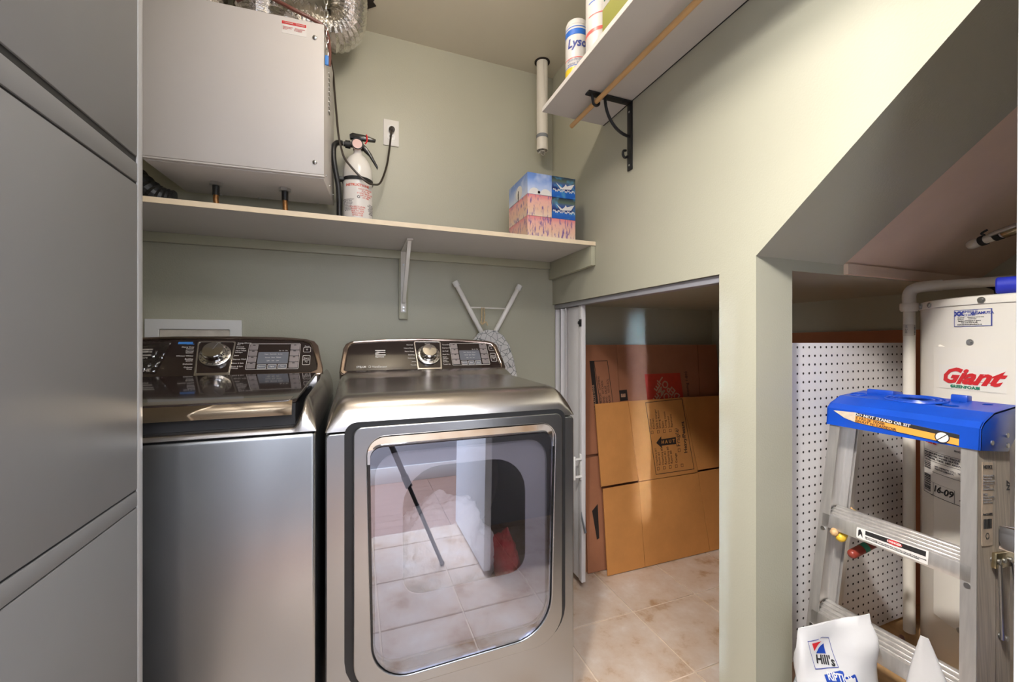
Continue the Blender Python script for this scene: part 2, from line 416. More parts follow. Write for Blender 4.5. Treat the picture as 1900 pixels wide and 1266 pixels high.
# front wall with the doorway, and the hall beyond
fw = B()
fw.box(XL, -0.30, YF - .1, YF, 0, ZC).box(0.66, XF, YF - .1, YF, 0, ZC).box(-0.30, 0.66, YF - .1, YF, 2.07, ZC)
struct(fw.obj('wall_front', 'hallwall'))
struct(B().box(-1.4, 1.6, -1.45, -1.35, -0.06, ZC).obj('wall_hall', 'hallwall'))
struct(B().box(1.5, 1.6, -1.35, YF - .1, -0.06, ZC).obj('wall_hall_end', 'hallwall'))
struct(B().box(-1.4, -1.3, -1.35, YF - .1, -0.06, 0.9).obj('wall_hall_low', 'hallwall'))
struct(B().box(-1.3, 1.5, -1.35, -1.335, 0, 0.13, 0.004).obj('baseboard_hall', 'white'))
struct(B().box(XL - .1, XF + .1, YF - .1, YB, ZC, ZC + .1).obj('ceiling', 'ceil'))
struct(B().box(-1.4, 1.6, -1.45, YF - .1, ZC, ZC + .1).obj('ceiling_hall', 'white'))
tr = B(); tr.box(-0.37, -0.30, YF, YF + .014, 0, 2.14, .003).box(0.66, 0.73, YF, YF + .014, 0, 2.14, .003).box(-0.30, 0.66, YF, YF + .014, 2.07, 2.14, .003)
struct(tr.obj('trim_2', 'doorwhite'))
for k, x in enumerate((0.05, 0.42)):
    t = thing('wall_outlet', ['white outlet plate low on the grey hall wall behind the doorway, left one', 'white outlet plate low on the grey hall wall behind the doorway, right one'][k], 'outlet', (x, -1.348, .40), group='hall outlets')
    B().box(x - .035, x + .035, -1.35, -1.345, .34, .455, .002).obj('cover_plate', 'white', t)
# track of the folding door
tk = B().box(0.975, 1.012, .872, 1.915, HZ - .022, HZ - .001, .002)
struct(tk.obj('trim_3', 'track'))

# open room door close to the camera, seen edge-on
d1 = struct(bpy.data.objects.new('door_1', None)); C.objects.link(d1); d1.location = (0.612, 0.187, 0.0); d1.rotation_euler = (0, R(0.9), 0)
B().box(-.018, .018, -.60, 0.012, 0.02, 2.03, .0035).obj('door_leaf', 'doorwhite', d1, local=True)
B().box(-.009, .009, .0105, .0140, .925, .985, .0015).obj('latch_plate', 'brass', d1, local=True)
lb = B().prism([(-.006, .012, .955), (.006, .012, .955), (.006, .017, .955), (-.006, .026, .955)], (0, 0, .024), .001)
lb.obj('latch_bolt', 'chrome', d1, local=True)
kb = B()
for sgn in (-1, 1):
    kb.cyl((sgn * .018, -.055, .967), (sgn * .026, -.055, .967), .028)
    kb.cyl((sgn * .026, -.055, .967), (sgn * .05, -.055, .967), .010)
    kb.sphere((sgn * .062, -.055, .967), .026, (.75, 1, 1))
kb.obj('door_knob', 'chrome', d1, local=True)

# folding door stacked at the left of the closet opening
d2 = struct(bpy.data.objects.new('door_2', None)); C.objects.link(d2); d2.location = (1.0, 1.75, 0.03)
y = 1.905; flip = 1
pts = [1.908, 1.880, 1.852, 1.826, 1.800]
for k in range(4):
    xa, xb = (0.978, 1.024) if k % 2 == 0 else (1.024, 0.978)
    B().prism([(xa, pts[k], .04), (xb, pts[k + 1], .04), (xb, pts[k + 1] + .006, .04), (xa, pts[k] + .006, .04)], (0, 0, HZ - .065)).obj('panel', 'pvcgrey', d2)
B().box(.990, 1.000, 1.685, 1.800, .04, HZ - .025, .003).obj('panel', 'pvcgrey', d2)
B().box(.984, 1.006, 1.655, 1.685, .04, HZ - .022, .003).obj('lead_post', 'pvcgrey', d2)
h = B(); h.box(.940, .950, 1.650, 1.658, .525, .635, .003); h.box(.950, .984, 1.651, 1.658, .535, .543).box(.950, .984, 1.651, 1.658, .617, .625)
h.box(.980, .984, 1.657, 1.672, .52, .64, .001)
h.obj('handle', 'white', d2)
h = B().box(.979, .984, 1.656, 1.672, 1.238, 1.272, .001).cyl((.972, 1.664, 1.255), (.980, 1.664, 1.255), .008)
h.obj('catch', 'iron', d2)
B().prism([(.98, 1.653, .375), (.98, 1.645, .355), (.98, 1.61, .295), (.98, 1.625, .285), (.98, 1.653, .34)], (.003, 0, 0)).obj('strap', 'strap', d2)

# ================================================================== LEFT CABINET
t = thing('tall_cabinet', 'tall grey cabinet with flat handleless doors at the left, beside the washer', 'cabinet', (-.68, .5, 0))
XC = -.38; y0, y1 = -.20, .98
B().box(-1.04, XC - .021, y0, y1 - .019, 0.02, 2.50).obj('carcass', 'black', t)
B().box(-1.04, XC, y1 - .018, y1, 0.0, 2.52, .0015).obj('side_panel', 'cabedge', t)
for z0, z1 in ((1.5010, 1.5145), (1.4612, 1.4663), (.8893, .8937), (.8590, .8617)): B().box(XC - .02, XC - .0035, y0, y1 - .0185, z0, z1).obj('gap_shade_strip', 'black', t)  # black strips standing in for the shade inside the front gaps
for nm, z0, z1 in (('door', 1.514, 2.51), ('drawer_front', 1.466, 1.5015), ('door', .8935, 1.4615), ('drawer_front', .8615, .8895), ('door', .03, .8592)):
    B().box(XC - .019, XC - .0005, y0, y1 - .0195, z0, z1, .0015).obj(nm, 'cab', t)

# ================================================================== LAUNDRY MACHINES
DX0, DX1, DY, DZ = -.069, .616, 1.082, .945
def deck_obj(name, x0, x1, y0, y1, zb, H, rx, ry, m, parent, dip=None):
    def samples(a, b, ra, rb, n=9, mid=26):
        o = []
        if ra: o += [a + ra * (1 - math.cos(PI / 2 * k / n)) for k in range(n)]
        else: o += [a]
        s = a + ra; e = b - rb
        o += [s + (e - s) * k / mid for k in range(0 if ra else 1, mid + 1)]
        if rb: o += [b - rb * (1 - math.cos(PI / 2 * k / n)) for k in range(n - 1, -1, -1)]
        return o
    xs = samples(x0, x1, rx, rx); ys = samples(y0, y1, ry, 0, mid=40)
    if dip: xs = sorted(set(xs + [dip[0] + k * .006 for k in range(-3, 4)] + [dip[1] + k * .006 for k in range(-3, 4)]))
    def g(t, r): return 1.0 if t >= r else math.sqrt(max(0, 1 - (1 - max(t, 0) / r) ** 2))
    b = bmesh.new(); V = []
    for x in xs:
        row = []
        for y in ys:
            h = H(y)
            gy = g(y - y0, ry); gx = g(min(x - x0, x1 - x), rx)
            if dip:
                k = min(max((x - (dip[0] - .012)) / .024, 0), 1) * min(max(((dip[1] + .012) - x) / .024, 0), 1)
                k = k * k * (3 - 2 * k); h = h * (1 - k) + (dip[2]) * k
                gy = gy * (1 - k) + g(y - y0, .02) * k
            row.append(b.verts.new((x, y, zb + (h - zb) * gx * gy)))
        V.append(row)
    for i in range(len(xs) - 1):
        for j in range(len(ys) - 1): b.faces.new((V[i][j], V[i + 1][j], V[i + 1][j + 1], V[i][j + 1]))
    return B().add(b).obj(name, m, parent, ang=60)
# console plane: x along the room, d up the face, n out of the face
cd = Vector((0, .08, .108)).normalized(); cn = Vector((0, -cd.z, cd.y))
MC = Matrix(((1, 0, 0, 0), (0, cd.y, cn.y, 1.62), (0, cd.z, cn.z, 1.058), (0, 0, 0, 1)))
def sm(step, a, b, t): t = min(max((t - a) / (b - a), 0), 1); return step * t * t * (3 - 2 * t)
def console(parent, outl, inn, vent=False):
    top = max(p[1] for p in outl)
    b = B()
    b.plate(outl, [], .085, .008, MC @ Matrix.Translation((0, 0, -.004)))
    b.obj('console_body', 'deck', parent)
    b = B(); b.plate(outl, [inn], .014, .005, MC @ Matrix.Translation((0, 0, .006))); b.obj('console_rim', 'rim', parent)
    return B().plate(inn, [], .004, 0, MC).obj('control_panel', 'console', parent)

# ---- dryer
t = thing('clothes_dryer', 'dark stainless front-loading dryer with smoked glass door, right of the washer', 'dryer', ((DX0 + DX1) / 2, 1.48, 0))
body = B().box(DX0, DX1, 1.10, 1.828, .02, .944, .004)
bm_ = body.bm
# open the front of the body so that the drum can be seen through the glass
fr = [f for f in bm_.faces if f.normal.y < -.9 and f.calc_area() > .1]
bmesh.ops.delete(bm_, geom=fr, context='FACES')
body.obj('cabinet_body', 'steel', t)
hole = rr(.045, .525, .345, .885, .06)
B().plate(rr(DX0, DX1, .02, .943, .012), [hole], .018, .004, FYat(DY)).obj('front_panel', 'steel', t)
deck_obj('top_deck', DX0, DX1, DY, 1.828, DZ + .002, lambda y: 1.030 + sm(.006, 1.15, 1.5, y) + sm(.024, 1.50, 1.60, y), .05, .085, 'deck', t)
B().plate(rp([(-.026, .968, .03), (.586, .968, .03), (.586, .281, .098), (-.026, .281, .098)]), [hole], .0015, 0, FYat(DY - .0012)).obj('door_gap', 'black', t)
dpts = rp([(-.006, .957, .022), (.571, .957, .022), (.571, .285, .09), (-.006, .285, .09)], 8)
ho = rp([(.026, .930, .045), (.547, .930, .045), (.532, .318, .11), (.038, .312, .10)], 10)
gl = rp([(.033, .903, .03), (.539, .903, .03), (.526, .322, .105), (.042, .316, .095)], 10)
door = B().plate(dpts, [ho], .016, .003, FYat(DY - .013)).obj('door', 'steel', t)
rimb = B().plate(ho, [rp([(.036, .900, .026), (.536, .900, .026), (.523, .326, .10), (.046, .320, .09)], 10)], .006, 0, FYat(DY - .0025)); rimb.obj('glass_surround', 'blackgloss', door)
B().plate(gl, [], .003, 0, FYat(DY - .0125)).obj('door_glass', 'doorglass', door)
hb = B().plate(rp([(.0265, .9295, .044), (.5465, .9295, .044), (.546, .860, 0), (.538, .860, .0), (.538, .8755, .03), (.535, .904, .028), (.037, .904, .028), (.034, .8755, .03), (.034, .860, 0), (.027, .860, 0)], 8), [], .002, 0, FYat(DY - .004))
hb.xf(lambda c: Vector((c.x, c.y - max(0, c.z - .9) * .40, c.z)))
hb.obj('door_handle', 'chrome', door)
B().plate(rr(.040, .530, .335, .895, .06), [rp([(.115, .835, .10), (.462, .835, .10), (.462, .50, .05), (.115, .50, .05)])], .004, .001, FYat(1.094)).obj('door_liner', 'liner', door)
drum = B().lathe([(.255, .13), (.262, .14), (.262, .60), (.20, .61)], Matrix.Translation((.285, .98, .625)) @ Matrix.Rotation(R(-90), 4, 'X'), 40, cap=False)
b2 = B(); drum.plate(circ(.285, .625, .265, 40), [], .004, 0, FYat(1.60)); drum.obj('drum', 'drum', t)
# console
ol = [(-.056, -.004), (-.045, .100), (-.036, .122), (-.018, .135), (.10, .147), (.25, .1525), (.40, .149), (.535, .139), (.562, .130), (.575, .116), (.590, .03), (.592, .0), (.584, -.016), (.565, -.021), (.25, -.021), (-.03, -.021), (-.048, -.016)]
il = [(-.037, .003), (-.026, .098), (-.018, .119), (-.005, .127), (.10, .136), (.25, .1405), (.40, .137), (.525, .126), (.548, .117), (.558, .10), (.571, .02), (.570, .002), (.558, -.007), (.25, -.009), (-.02, -.006)]
cp = console(t, ol, il)
def knobset(cp, cx, cy, fx, dispx, lcdx, pwx, rk, ringr):
    kf = B().plate(rp([(fx[0], .137, .008), (fx[1], .137, .008), (fx[3], -.006, .004), (fx[2], -.006, .004)]), [rp([(fx[0] + .005, .132, .006), (fx[1] - .005, .132, .006), (fx[3] - .005, .006, .004), (fx[2] + .005, .006, .004)])], .005, .001, MC @ Matrix.Translation((0, 0, .003)))
    kf.obj('dial_frame', 'brush', cp)
    k = B().lathe([(ringr, 0), (ringr, .006), (ringr - .003, .0075), (ringr - .007, .008), (rk + .005, .0085), (rk + .004, .006)], MC @ Matrix.Translation((cx, cy, .0005)), 40).obj('dial_ring', 'brush', cp)
    k = B().lathe([(rk + .006, .004), (rk + .005, .014), (rk + .002, .017), (rk, .034), (rk - .003, .037), (0.001, .0375)], MC @ Matrix.Translation((cx, cy, .001)), 40)
    k.obj('dial_knob', 'chrome', cp)
    tk = B()
    for i in range(16):
        a = 2 * PI * i / 16
        tk.mesh_own(plate_mesh([(-.0008, 0), (.0008, 0), (.0008, .006), (-.0008, .006)], (), .0004), MC @ Matrix.Translation((cx, cy, .0094)) @ Matrix.Rotation(a, 4, 'Z') @ Matrix.Translation((0, ringr - .0085, 0)))
    tk.obj('dial_marks', 'ink', cp)
    B().plate([(-.001, 0), (.001, 0), (.001, rk - .004), (-.001, rk - .004)], [], .0006, 0, MC @ Matrix.Translation((cx, cy, .0392)) @ Matrix.Rotation(R(-25), 4, 'Z')).obj('pointer_line', 'inkgrey', cp)
    # display block
    x0, x1 = dispx; l0, l1 = lcdx
    B().plate(rr(x0, x1, .016, .127, .005), [rr(x0 + .0012, x1 - .0012, .0172, .1258, .004)], .001, 0, MC @ Matrix.Translation((0, 0, .0008))).obj('display_outline', 'print', cp)
    B().plate(rr(l0, l1, .040, .090, .002), [], .001, 0, MC @ Matrix.Translation((0, 0, .0006))).obj('display_screen', 'lcd', cp)
    B().plate(rr(l0, l1, .090, .122, .002), [], .001, 0, MC @ Matrix.Translation((0, 0, .0006))).obj('display_top', 'lcddark', cp)
    for r_ in range(4):
        for (a, b_) in ((x0 + .003, l0 - .004), (l1 + .004, x1 - .003)):
            zz = .021 + r_ * .0262
            o = B().plate(rr(a, b_, zz, zz + .0235, .002), [], .003, .0008, MC @ Matrix.Translation((0, 0, .0018))).obj('button', 'btn', cp)
            B().plate(rr((a + b_) / 2 - .004, (a + b_) / 2 + .004, zz + .018, zz + .021, .0005), [], .0005, 0, MC @ Matrix.Translation((0, 0, .0022))).obj('lettering', 'ink', o)
    wd = (l1 - l0) / 3
    for q in range(3):
        B().plate(rr(l0 + q * wd + .002, l0 + (q + 1) * wd - .002, .0185, .036, .002), [], .002, 0, MC @ Matrix.Translation((0, 0, .0014))).obj('button', 'lcd', cp)
        B().plate(rr(l0 + q * wd + .002, l0 + (q + 1) * wd - .002, .0185, .036, .002), [rr(l0 + q * wd + .003, l0 + (q + 1) * wd - .003, .0195, .035, .0015)], .0006, 0, MC @ Matrix.Translation((0, 0, .0019))).obj('button_outline', 'print', cp)
        text('lettering', ['Options', 'Signal', 'More'][q], .0062, 'print', MC, cp, l0 + (q + .5) * wd, .0272, z=.0022, align='CENTER')
    for r_ in range(3):
        text('lettering', ['Heavy   Dewrinkle   Sanitize', 'Normal   Extra   Medium', 'Light    Less    Low'][r_], .0052, 'print', MC, cp, (l0 + l1) / 2, .080 - r_ * .014, z=.0010, align='CENTER', sx=(l1 - l0) / .1)
    text('lettering', 'Est  Hr  Min', .0055, 'print', MC, cp, l1 - .004, .095, z=.0010, align='RIGHT')
    for zz, hh, s_ in ((.088, .022, 'O'), (.032, .042, 'Start\nPause\n>||')):
        B().plate(rr(pwx - .0125, pwx + .0125, zz, zz + hh, .004), [rr(pwx - .0113, pwx + .0113, zz + .0012, zz + hh - .0012, .003)], .0008, 0, MC @ Matrix.Translation((0, 0, .0008))).obj('button_outline', 'print', cp)
        text('lettering', s_, .0085, 'print', MC, cp, pwx, zz + hh / 2, z=.001, align='CENTER', lgap=.9)
    text('lettering', 'Power', .0065, 'print', MC, cp, pwx, .1145, z=.001, align='CENTER')
def klogo(cp, x, y, s):
    b = B()
    b.plate([(x, y + .3 * s), (x + s, y + .3 * s), (x + s, y + .42 * s), (x, y + .42 * s)], [], .0006, 0, MC @ Matrix.Translation((0, 0, .0007)))
    b.plate([(x, y + .52 * s), (x + .25 * s, y + .52 * s), (x + .45 * s, y + .62 * s), (x + s, y + .62 * s), (x + s, y + .74 * s), (x + .3 * s, y + .74 * s), (x, y + .64 * s)], [], .0006, 0, MC @ Matrix.Translation((0, 0, .0007)))
    b.plate([(x, y + .84 * s), (x + .25 * s, y + .80 * s), (x + .6 * s, y + .84 * s), (x + s, y + .84 * s), (x + s, y + .97 * s), (x, y + .97 * s)], [], .0006, 0, MC @ Matrix.Translation((0, 0, .0007)))
    b.mesh_own(text_mesh('Kenmore', .22 * s, bold=.0004), MC @ Matrix.Translation((x, y + .12 * s, .0007)))
    b.obj('logo', 'print', cp)
knobset(cp, .2753, .067, (.221, .332, .227, .322), (.368, .528), (.404, .492), .549, .030, .046)
klogo(cp, .071, .058, .038)
text('lettering', 'STEAM', .0115, 'print', MC, cp, .002, .0165, z=.0008, bold=.0003)
B().plate(circ(.0495, .0175, .005, 16), [circ(.0495, .0175, .0037, 16)], .0006, 0, MC @ Matrix.Translation((0, 0, .0008))).obj('emblem', 'print', cp)
text('lettering', 'VentSensor', .0115, 'print', MC, cp, .058, .0165, z=.0008, bold=.0002)
for i, s_ in enumerate(('Normal', 'Heavy Duty', 'Perm Press', 'Bedding', 'Delicates', 'Jeans', 'Towels')):
    text('lettering', s_, .0078, 'print', MC, cp, .2165 + i * .0012, .119 - i * .0162, z=.0008, align='RIGHT')
for i, s_ in enumerate(('Timed Dry', 'Express Dry', 'Air Fluff', 'Rack Dry', 'Steam\nRefresh', 'Steam\nSanitize', 'Touch Up')):
    text('lettering', s_, .0075, 'print', MC, cp, .3365 - i * .0012, .119 - i * .0162, z=.0008)
text('lettering', 'Normal', .0065, 'print', MC, cp, .276, .124, z=.0008, align='CENTER')

# ---- laundry in the drum
def heap(name, c, rx, ry, rz, seed, m, label, cat):
    b = bmesh.new(); bmesh.ops.create_icosphere(b, subdivisions=5, radius=1)
    for v in b.verts:
        n = v.co.normalized(); q = n * 1.6 + Vector((seed, seed * 2.3, 0))
        f = 1 + .30 * noise.noise(q) + .16 * abs(noise.noise(q * 2.7)) + .07 * noise.noise(q * 6)
        v.co = Vector((c[0] + n.x * rx * f, c[1] + n.y * ry * f, max(c[2] + n.z * rz * f, c[2] - rz * .6)))
    return tag(B().add(b).obj(name, m, ang=80), label, cat)
heap('towel_pile', (.235, 1.215, .54), .15, .085, .16, 3.1, 'cloth', 'crumpled white towels lying inside the dryer drum', 'towel')
heap('red_towel', (.428, 1.175, .50), .034, .07, .085, 8.1, 'redcloth', 'small crumpled red cloth at the right side of the dryer drum', 'towel')

# ---- washer
WX0, WX1 = -.775, -.088
t = thing('clothes_washer', 'dark stainless top-loading washer with black glass lid, left of the dryer', 'washer', ((WX0 + WX1) / 2, 1.48, 0))
B().box(WX0, WX1, DY, 1.875, .02, .952, .012, 3).obj('cabinet_body', 'steel', t)
B().box(WX0 + .003, WX1 - .003, DY + .004, 1.87, .9515, .9545).obj('seam', 'black', t)
LX0, LX1 = WX0 + .045, -.132
deck_obj('top_deck', WX0, WX1, DY, 1.875, .954, lambda y: 1.036 + sm(.008, 1.15, 1.5, y) + sm(.014, 1.52, 1.60, y), .038, .085, 'deck', t, dip=(LX0 - .004, LX1 + .006, .968))
B().box(LX0 + .004, LX1 - .004, 1.104, 1.50, .9685, 1.020).obj('lid_well', 'black', t)
B().box(LX0 - .01, LX1 + .01, 1.53, 1.76, .96, 1.052, .004).obj('rear_deck', 'deck', t)
ml = Matrix.Translation((0, 1.100, 1.029)) @ Matrix.Rotation(math.atan2(.034, .43), 4, 'X')
lid = B().plate(rp([(LX0, 0, .022), (LX1 - .002, 0, .022), (LX1 + .008, .43, .005), (LX0 - .01, .43, .005)]), [], .010, .003, ml).obj('lid', 'console', t)
lp = B().grid(lambda u, v: Vector((LX0 + .008 + (LX1 - LX0 - .018) * u, 1.0925 + .012 * (1 - math.sin(min(1, v * 1.25) * PI / 2)) + .006 * max(0, v - .7), 1.026 - .031 * v)), 24, 10, .003)
lp.obj('lid_lip', 'lip', lid)
B().plate([(LX0 + .012, .004), (LX1 - .014, .004), (LX1 - .012, .040), (LX0 + .01, .040)], [], .001, 0, ml @ Matrix.Translation((0, 0, .0008))).obj('lid_front_band', 'rim', lid)
ol = [(-.770, -.004), (-.757, .10), (-.745, .135), (-.70, .150), (-.58, .157), (-.40, .1585), (-.25, .155), (-.175, .147), (-.145, .136), (-.131, .116), (-.112, .02), (-.110, .0), (-.118, -.014), (-.14, -.018), (-.45, -.018), (-.74, -.018), (-.76, -.014)]
il = [(-.752, .004), (-.740, .10), (-.731, .124), (-.70, .137), (-.58, .145), (-.40, .1465), (-.25, .143), (-.183, .136), (-.160, .125), (-.152, .106), (-.133, .03), (-.134, .010), (-.150, .0), (-.45, -.004), (-.735, -.004)]
cp = console(t, ol, il)
knobset(cp, -.4485, .077, (-.509, -.396, -.495, -.397), (-.354, -.191), (-.322, -.227), -.168, .032, .046)
klogo(cp, -.668, .066, .042)
for i, s_ in enumerate(('Sanitize', 'Heavy Duty\nIntense', 'Normal\nCotton', 'Whitest Whites', 'Bedding\nLiterie', 'Delicates', 'Colours\nVives')):
    text('lettering', s_, .0072, 'printblue' if i == 0 else 'print', MC, cp, -.517 + i * .002, .126 - i * .0165, z=.0008, align='RIGHT')
for i, s_ in enumerate(('Energy Efficient\nEco', 'Prewash\nTrempage', 'Hand Wash\nLainages', 'Jeans', 'Express Wash', 'Rinse & Spin', 'Drain & Spin\nVidange')):
    text('lettering', s_, .0068, 'print', MC, cp, -.391 - i * .001, .126 - i * .0165, z=.0008)
M['film'] = glassmat('clear_film', (0.82, 0.80, 0.78), 0.10, 0.15)
B().grid(lambda u, v: MC @ Vector((-.665 + .085 * u - .02 * (1 - v) * u, .012 + .120 * v, .004 + .007 * abs(noise.noise(Vector((u * 4, v * 5, 2)))) + .006 * abs(noise.noise(Vector((u * 11, v * 13, 5)))))), 26, 30).obj('protective_film', 'film', cp)
B().plate(rr(-.563, -.522, .126, .135, .001), [], .0006, 0, MC @ Matrix.Translation((0, 0, .0007))).obj('blue_strip', 'printblue', cp)
text('lettering', 'Normal', .0065, 'print', MC, cp, -.452, .131, z=.0008, align='CENTER')
text('lettering', 'HE', .015, 'print', MC, cp, -.632, .022, z=.0008, bold=.0005)

# ================================================================== BACK WALL : shelf, cleats, bracket, box
SZ0, SZ1, SY = 1.580, 1.597, 1.504
t = thing('wall_shelf', 'long cream-edged shelf along the back wall above the washer and dryer', 'shelf', (0, 1.71, SZ0))
B().box(XL + .005, XR - .002, SY + .002, YB - .001, SZ0, SZ1).obj('board', 'melamine', t)
B().box(XL + .005, XR - .002, SY, SY + .002, SZ0, SZ1).obj('edge_band', 'edgecream', t)
B().box(XL + .005, XR - .022, YB - .020, YB - .001, 1.543, SZ0 - .0005, .001).obj('cleat', 'trim_green', t)
B().prism([(XR - .001, YB - .001, SZ0 - .0005), (XR - .001, SY + .004, SZ0 - .0005), (XR - .001, SY + .004, 1.496), (XR - .001, YB - .001, 1.489)], (-.02, 0, 0), .001).obj('cleat', 'trim_green', t)
t = thing('shelf_bracket', 'white metal shelf bracket on a green wood strip under the long shelf', 'bracket', (.203, 1.9, 1.4))
B().box(.183, .222, YB - .019, YB - .0005, 1.270, 1.5425, .001).obj('backing_strip', 'trim_green', t)
b = B(); b.box(.190, .214, YB - .0245, YB - .0195, 1.30, 1.578, .001).box(.190, .214, 1.655, YB - .0245, 1.574, 1.579, .001)
b.prism([(.194, YB - .026, 1.34), (.194, YB - .044, 1.345), (.194, 1.672, 1.573), (.194, 1.695, 1.573)], (.016, 0, 0), .002)
b.obj('bracket_arm', 'enamel', t)
for z in (1.308, 1.322, 1.515): B().cyl((.202, YB - .0275, z), (.202, YB - .0235, z), .0042).obj('screw', 'zinc', t)

t = thing('valve_box', 'white recessed washer valve box on the wall behind the washer', 'valve box', (-.58, YB, 1.14))
B().plate(rr(-.737, -.426, 1.03, 1.253, .003), [rr(-.693, -.468, 1.07, 1.215, .002)], .010, .002, FYat(YB - .0105)).obj('frame', 'white', t)
b = B().box(-.692, -.469, YB - .0030, YB - .0006, 1.071, 1.214); b.obj('recess_back', 'insul', t)

# plug, outlet and cord
t = thing('wall_outlet', 'white duplex outlet plate on the back wall above the fire extinguisher', 'outlet', (.15, YB, 2.11))
B().box(.116, .184, YB - .006, YB - .0005, 2.054, 2.171, .002).obj('cover_plate', 'enamel', t)
for z in (2.131, 2.093):
    o = B().plate(rp([(.150 - .017, z - .014, .008), (.150 + .017, z - .014, .008), (.150 + .017, z + .014, .008), (.150 - .017, z + .014, .008)]), [], .002, .0005, FYat(YB - .0072)).obj('socket', 'white', t)
    if z < 2.11:
        B().box(.1425, .1440, YB - .0075, YB - .0068, z - .002, z + .007).box(.156, .1575, YB - .0075, YB - .0068, z - .002, z + .006).obj('slots', 'black', o)
t = thing('power_cord', 'thin dark brown power cord looping from the outlet up past the extinguisher', 'cord', (.15, 1.88, 2.1))
B().tube([(.152, 1.895, 2.120), (.148, 1.882, 2.100), (.139, 1.87, 2.02), (.126, 1.862, 1.935), (.098, 1.82, 1.845), (.068, 1.77, 1.815), (.045, 1.738, 1.808), (.015, 1.732, 1.828), (-.015, 1.733, 1.858), (-.042, 1.74, 1.895), (-.055, 1.745, 1.94), (-.064, 1.75, 1.99), (-.072, 1.77, 2.08), (-.080, 1.80, 2.18), (-.087, 1.82, 2.27), (-.103, 1.82, 2.36), (-.12, 1.80, 2.43)], .0042, 8, 8).obj('cable', 'cord', t)
B().lathe([(.011, 0), (.013, .006), (.013, .018), (.008, .026), (.005, .034)], Matrix.Translation((.152, YB - .0075, 2.128)) @ Matrix.Rotation(R(115), 4, 'X'), 16).obj('plug', 'cord', t)

# fire extinguisher
EX, EY = .008, 1.805
t = thing('fire_extinguisher', 'white fire extinguisher with black hose standing on the shelf beside the vent unit', 'fire extinguisher', (EX, EY, SZ1))
prof = [(.040, 0), (.056, .003), (.058, .010), (.058, .255), (.056, .280), (.048, .308), (.034, .330), (.020, .342), (.016, .350), (.016, .362)]
ME = Matrix.Translation((EX, EY, SZ1 + .0005))
B().lathe(prof, ME, 36).obj('tank', 'enamel', t)
def wrapcyl(b, cx, cy, r, a0):     # local x = arc, y = z (world), z = out
    return b.xf(lambda c: Vector((cx + (r + c.z) * math.cos(a0 + c.x / r), cy + (r + c.z) * math.sin(a0 + c.x / r), c.y)))
def wrap_rect(x0, x1, y0, y1, z=.0006, n=14):
    return B().grid(lambda u, v: Vector((x0 + (x1 - x0) * u, y0 + (y1 - y0) * v, z)), n, 2)
A0 = -PI / 2 - .02
lab = wrapcyl(wrap_rect(-.058, .075, SZ1 + .012, SZ1 + .207, .0006, 20), EX, EY, .058, A0).obj('label_sticker', 'canwhite', t)
def wtext(name, body, size, m, parent, x, y, r=.058, cx=EX, cy=EY, a0=A0, z=.0011, **k):
    me = text_mesh(body, size, **k); b = B().mesh_own(me, Matrix.Translation((x, y, z)))
    return wrapcyl(b, cx, cy, r, a0).obj(name, m, parent)
wtext('lettering', 'INSTRUCTIONS', .0135, 'redlight', lab, 0.0, SZ1 + .200, align='CENTER', bold=.0004)
wtext('lettering', 'HOLD UPRIGHT\nPULL PIN\nSTAND BACK 8 FT\nAIM AT BASE\nOF FIRE', .0085, 'redlight', lab, .033, SZ1 + .168, align='CENTER')
wtext('lettering', 'SQUEEZE LEVER\nSWEEP FROM\nSIDE TO SIDE\nRECHARGE\nAFTER USE', .0085, 'redlight', lab, .0, SZ1 + .095, align='CENTER')
wtext('lettering', 'INSPECT MONTHLY\nKEEP IN VIEW\nDRY CHEMICAL\nDO NOT TEST\nSEE MANUAL\nCLASS A B C\nSTORE FROM\n-40 TO 49 C', .0062, 'inkgrey', lab, -.040, SZ1 + .120, align='CENTER')
wtext('lettering', 'TYPE ABC\nTRASH WOOD\nLIQUIDS\nELECTRICAL\nCONTENTS\nUNDER\nPRESSURE', .0062, 'inkgrey', lab, .060, SZ1 + .110, align='CENTER')
b = B()
for x, y in ((-.014, .055), (-.010, .028)): b.mesh_own(plate_mesh(circ(x, SZ1 + y, .005, 12), (), .0003), Matrix.Translation((0, 0, .0012)))
wrapcyl(b, EX, EY, .058, A0).obj('emblem', 'red', lab)
b = B()
for x, y in ((.022, .055), (.022, .028), (.004, .153)): b.mesh_own(plate_mesh(circ(x, SZ1 + y, .006, 12), [circ(x, SZ1 + y, .003, 8)], .0003), Matrix.Translation((0, 0, .0012)))
wrapcyl(b, EX, EY, .058, A0).obj('emblem', 'inkgrey', lab)
B().lathe([(.0605, .222), (.0605, .236)], ME, 36, cap=False).obj('strap', 'iron', t)
b = B().box(EX - .05, EX + .03, EY + .062, YB - .002, SZ1 + .20, SZ1 + .335, .004).obj('wall_bracket', 'iron', t)
vz = SZ1 + .362
B().cyl((EX, EY, vz), (EX, EY, vz + .045), .018).cyl((EX - .055, EY, vz + .020), (EX - .012, EY, vz + .020), .010).cyl((EX - .048, EY, vz + .020), (EX - .028, EY, vz + .020), .0155).obj('valve', 'black', t)
B().cyl((EX - .066, EY - .002, vz + .022), (EX - .046, EY, vz + .020), .0085).obj('hose_fitting', 'white', t)
B().cyl((EX - .002, EY - .030, vz + .016), (EX - .002, EY - .017, vz + .016), .021).obj('gauge', 'gauge', t)
B().tube([(EX - .002 + .021 * math.cos(a * PI / 10), EY - .030, vz + .016 + .021 * math.sin(a * PI / 10)) for a in range(21)], .0022, 6, 0).obj('gauge_ring', 'black', t)
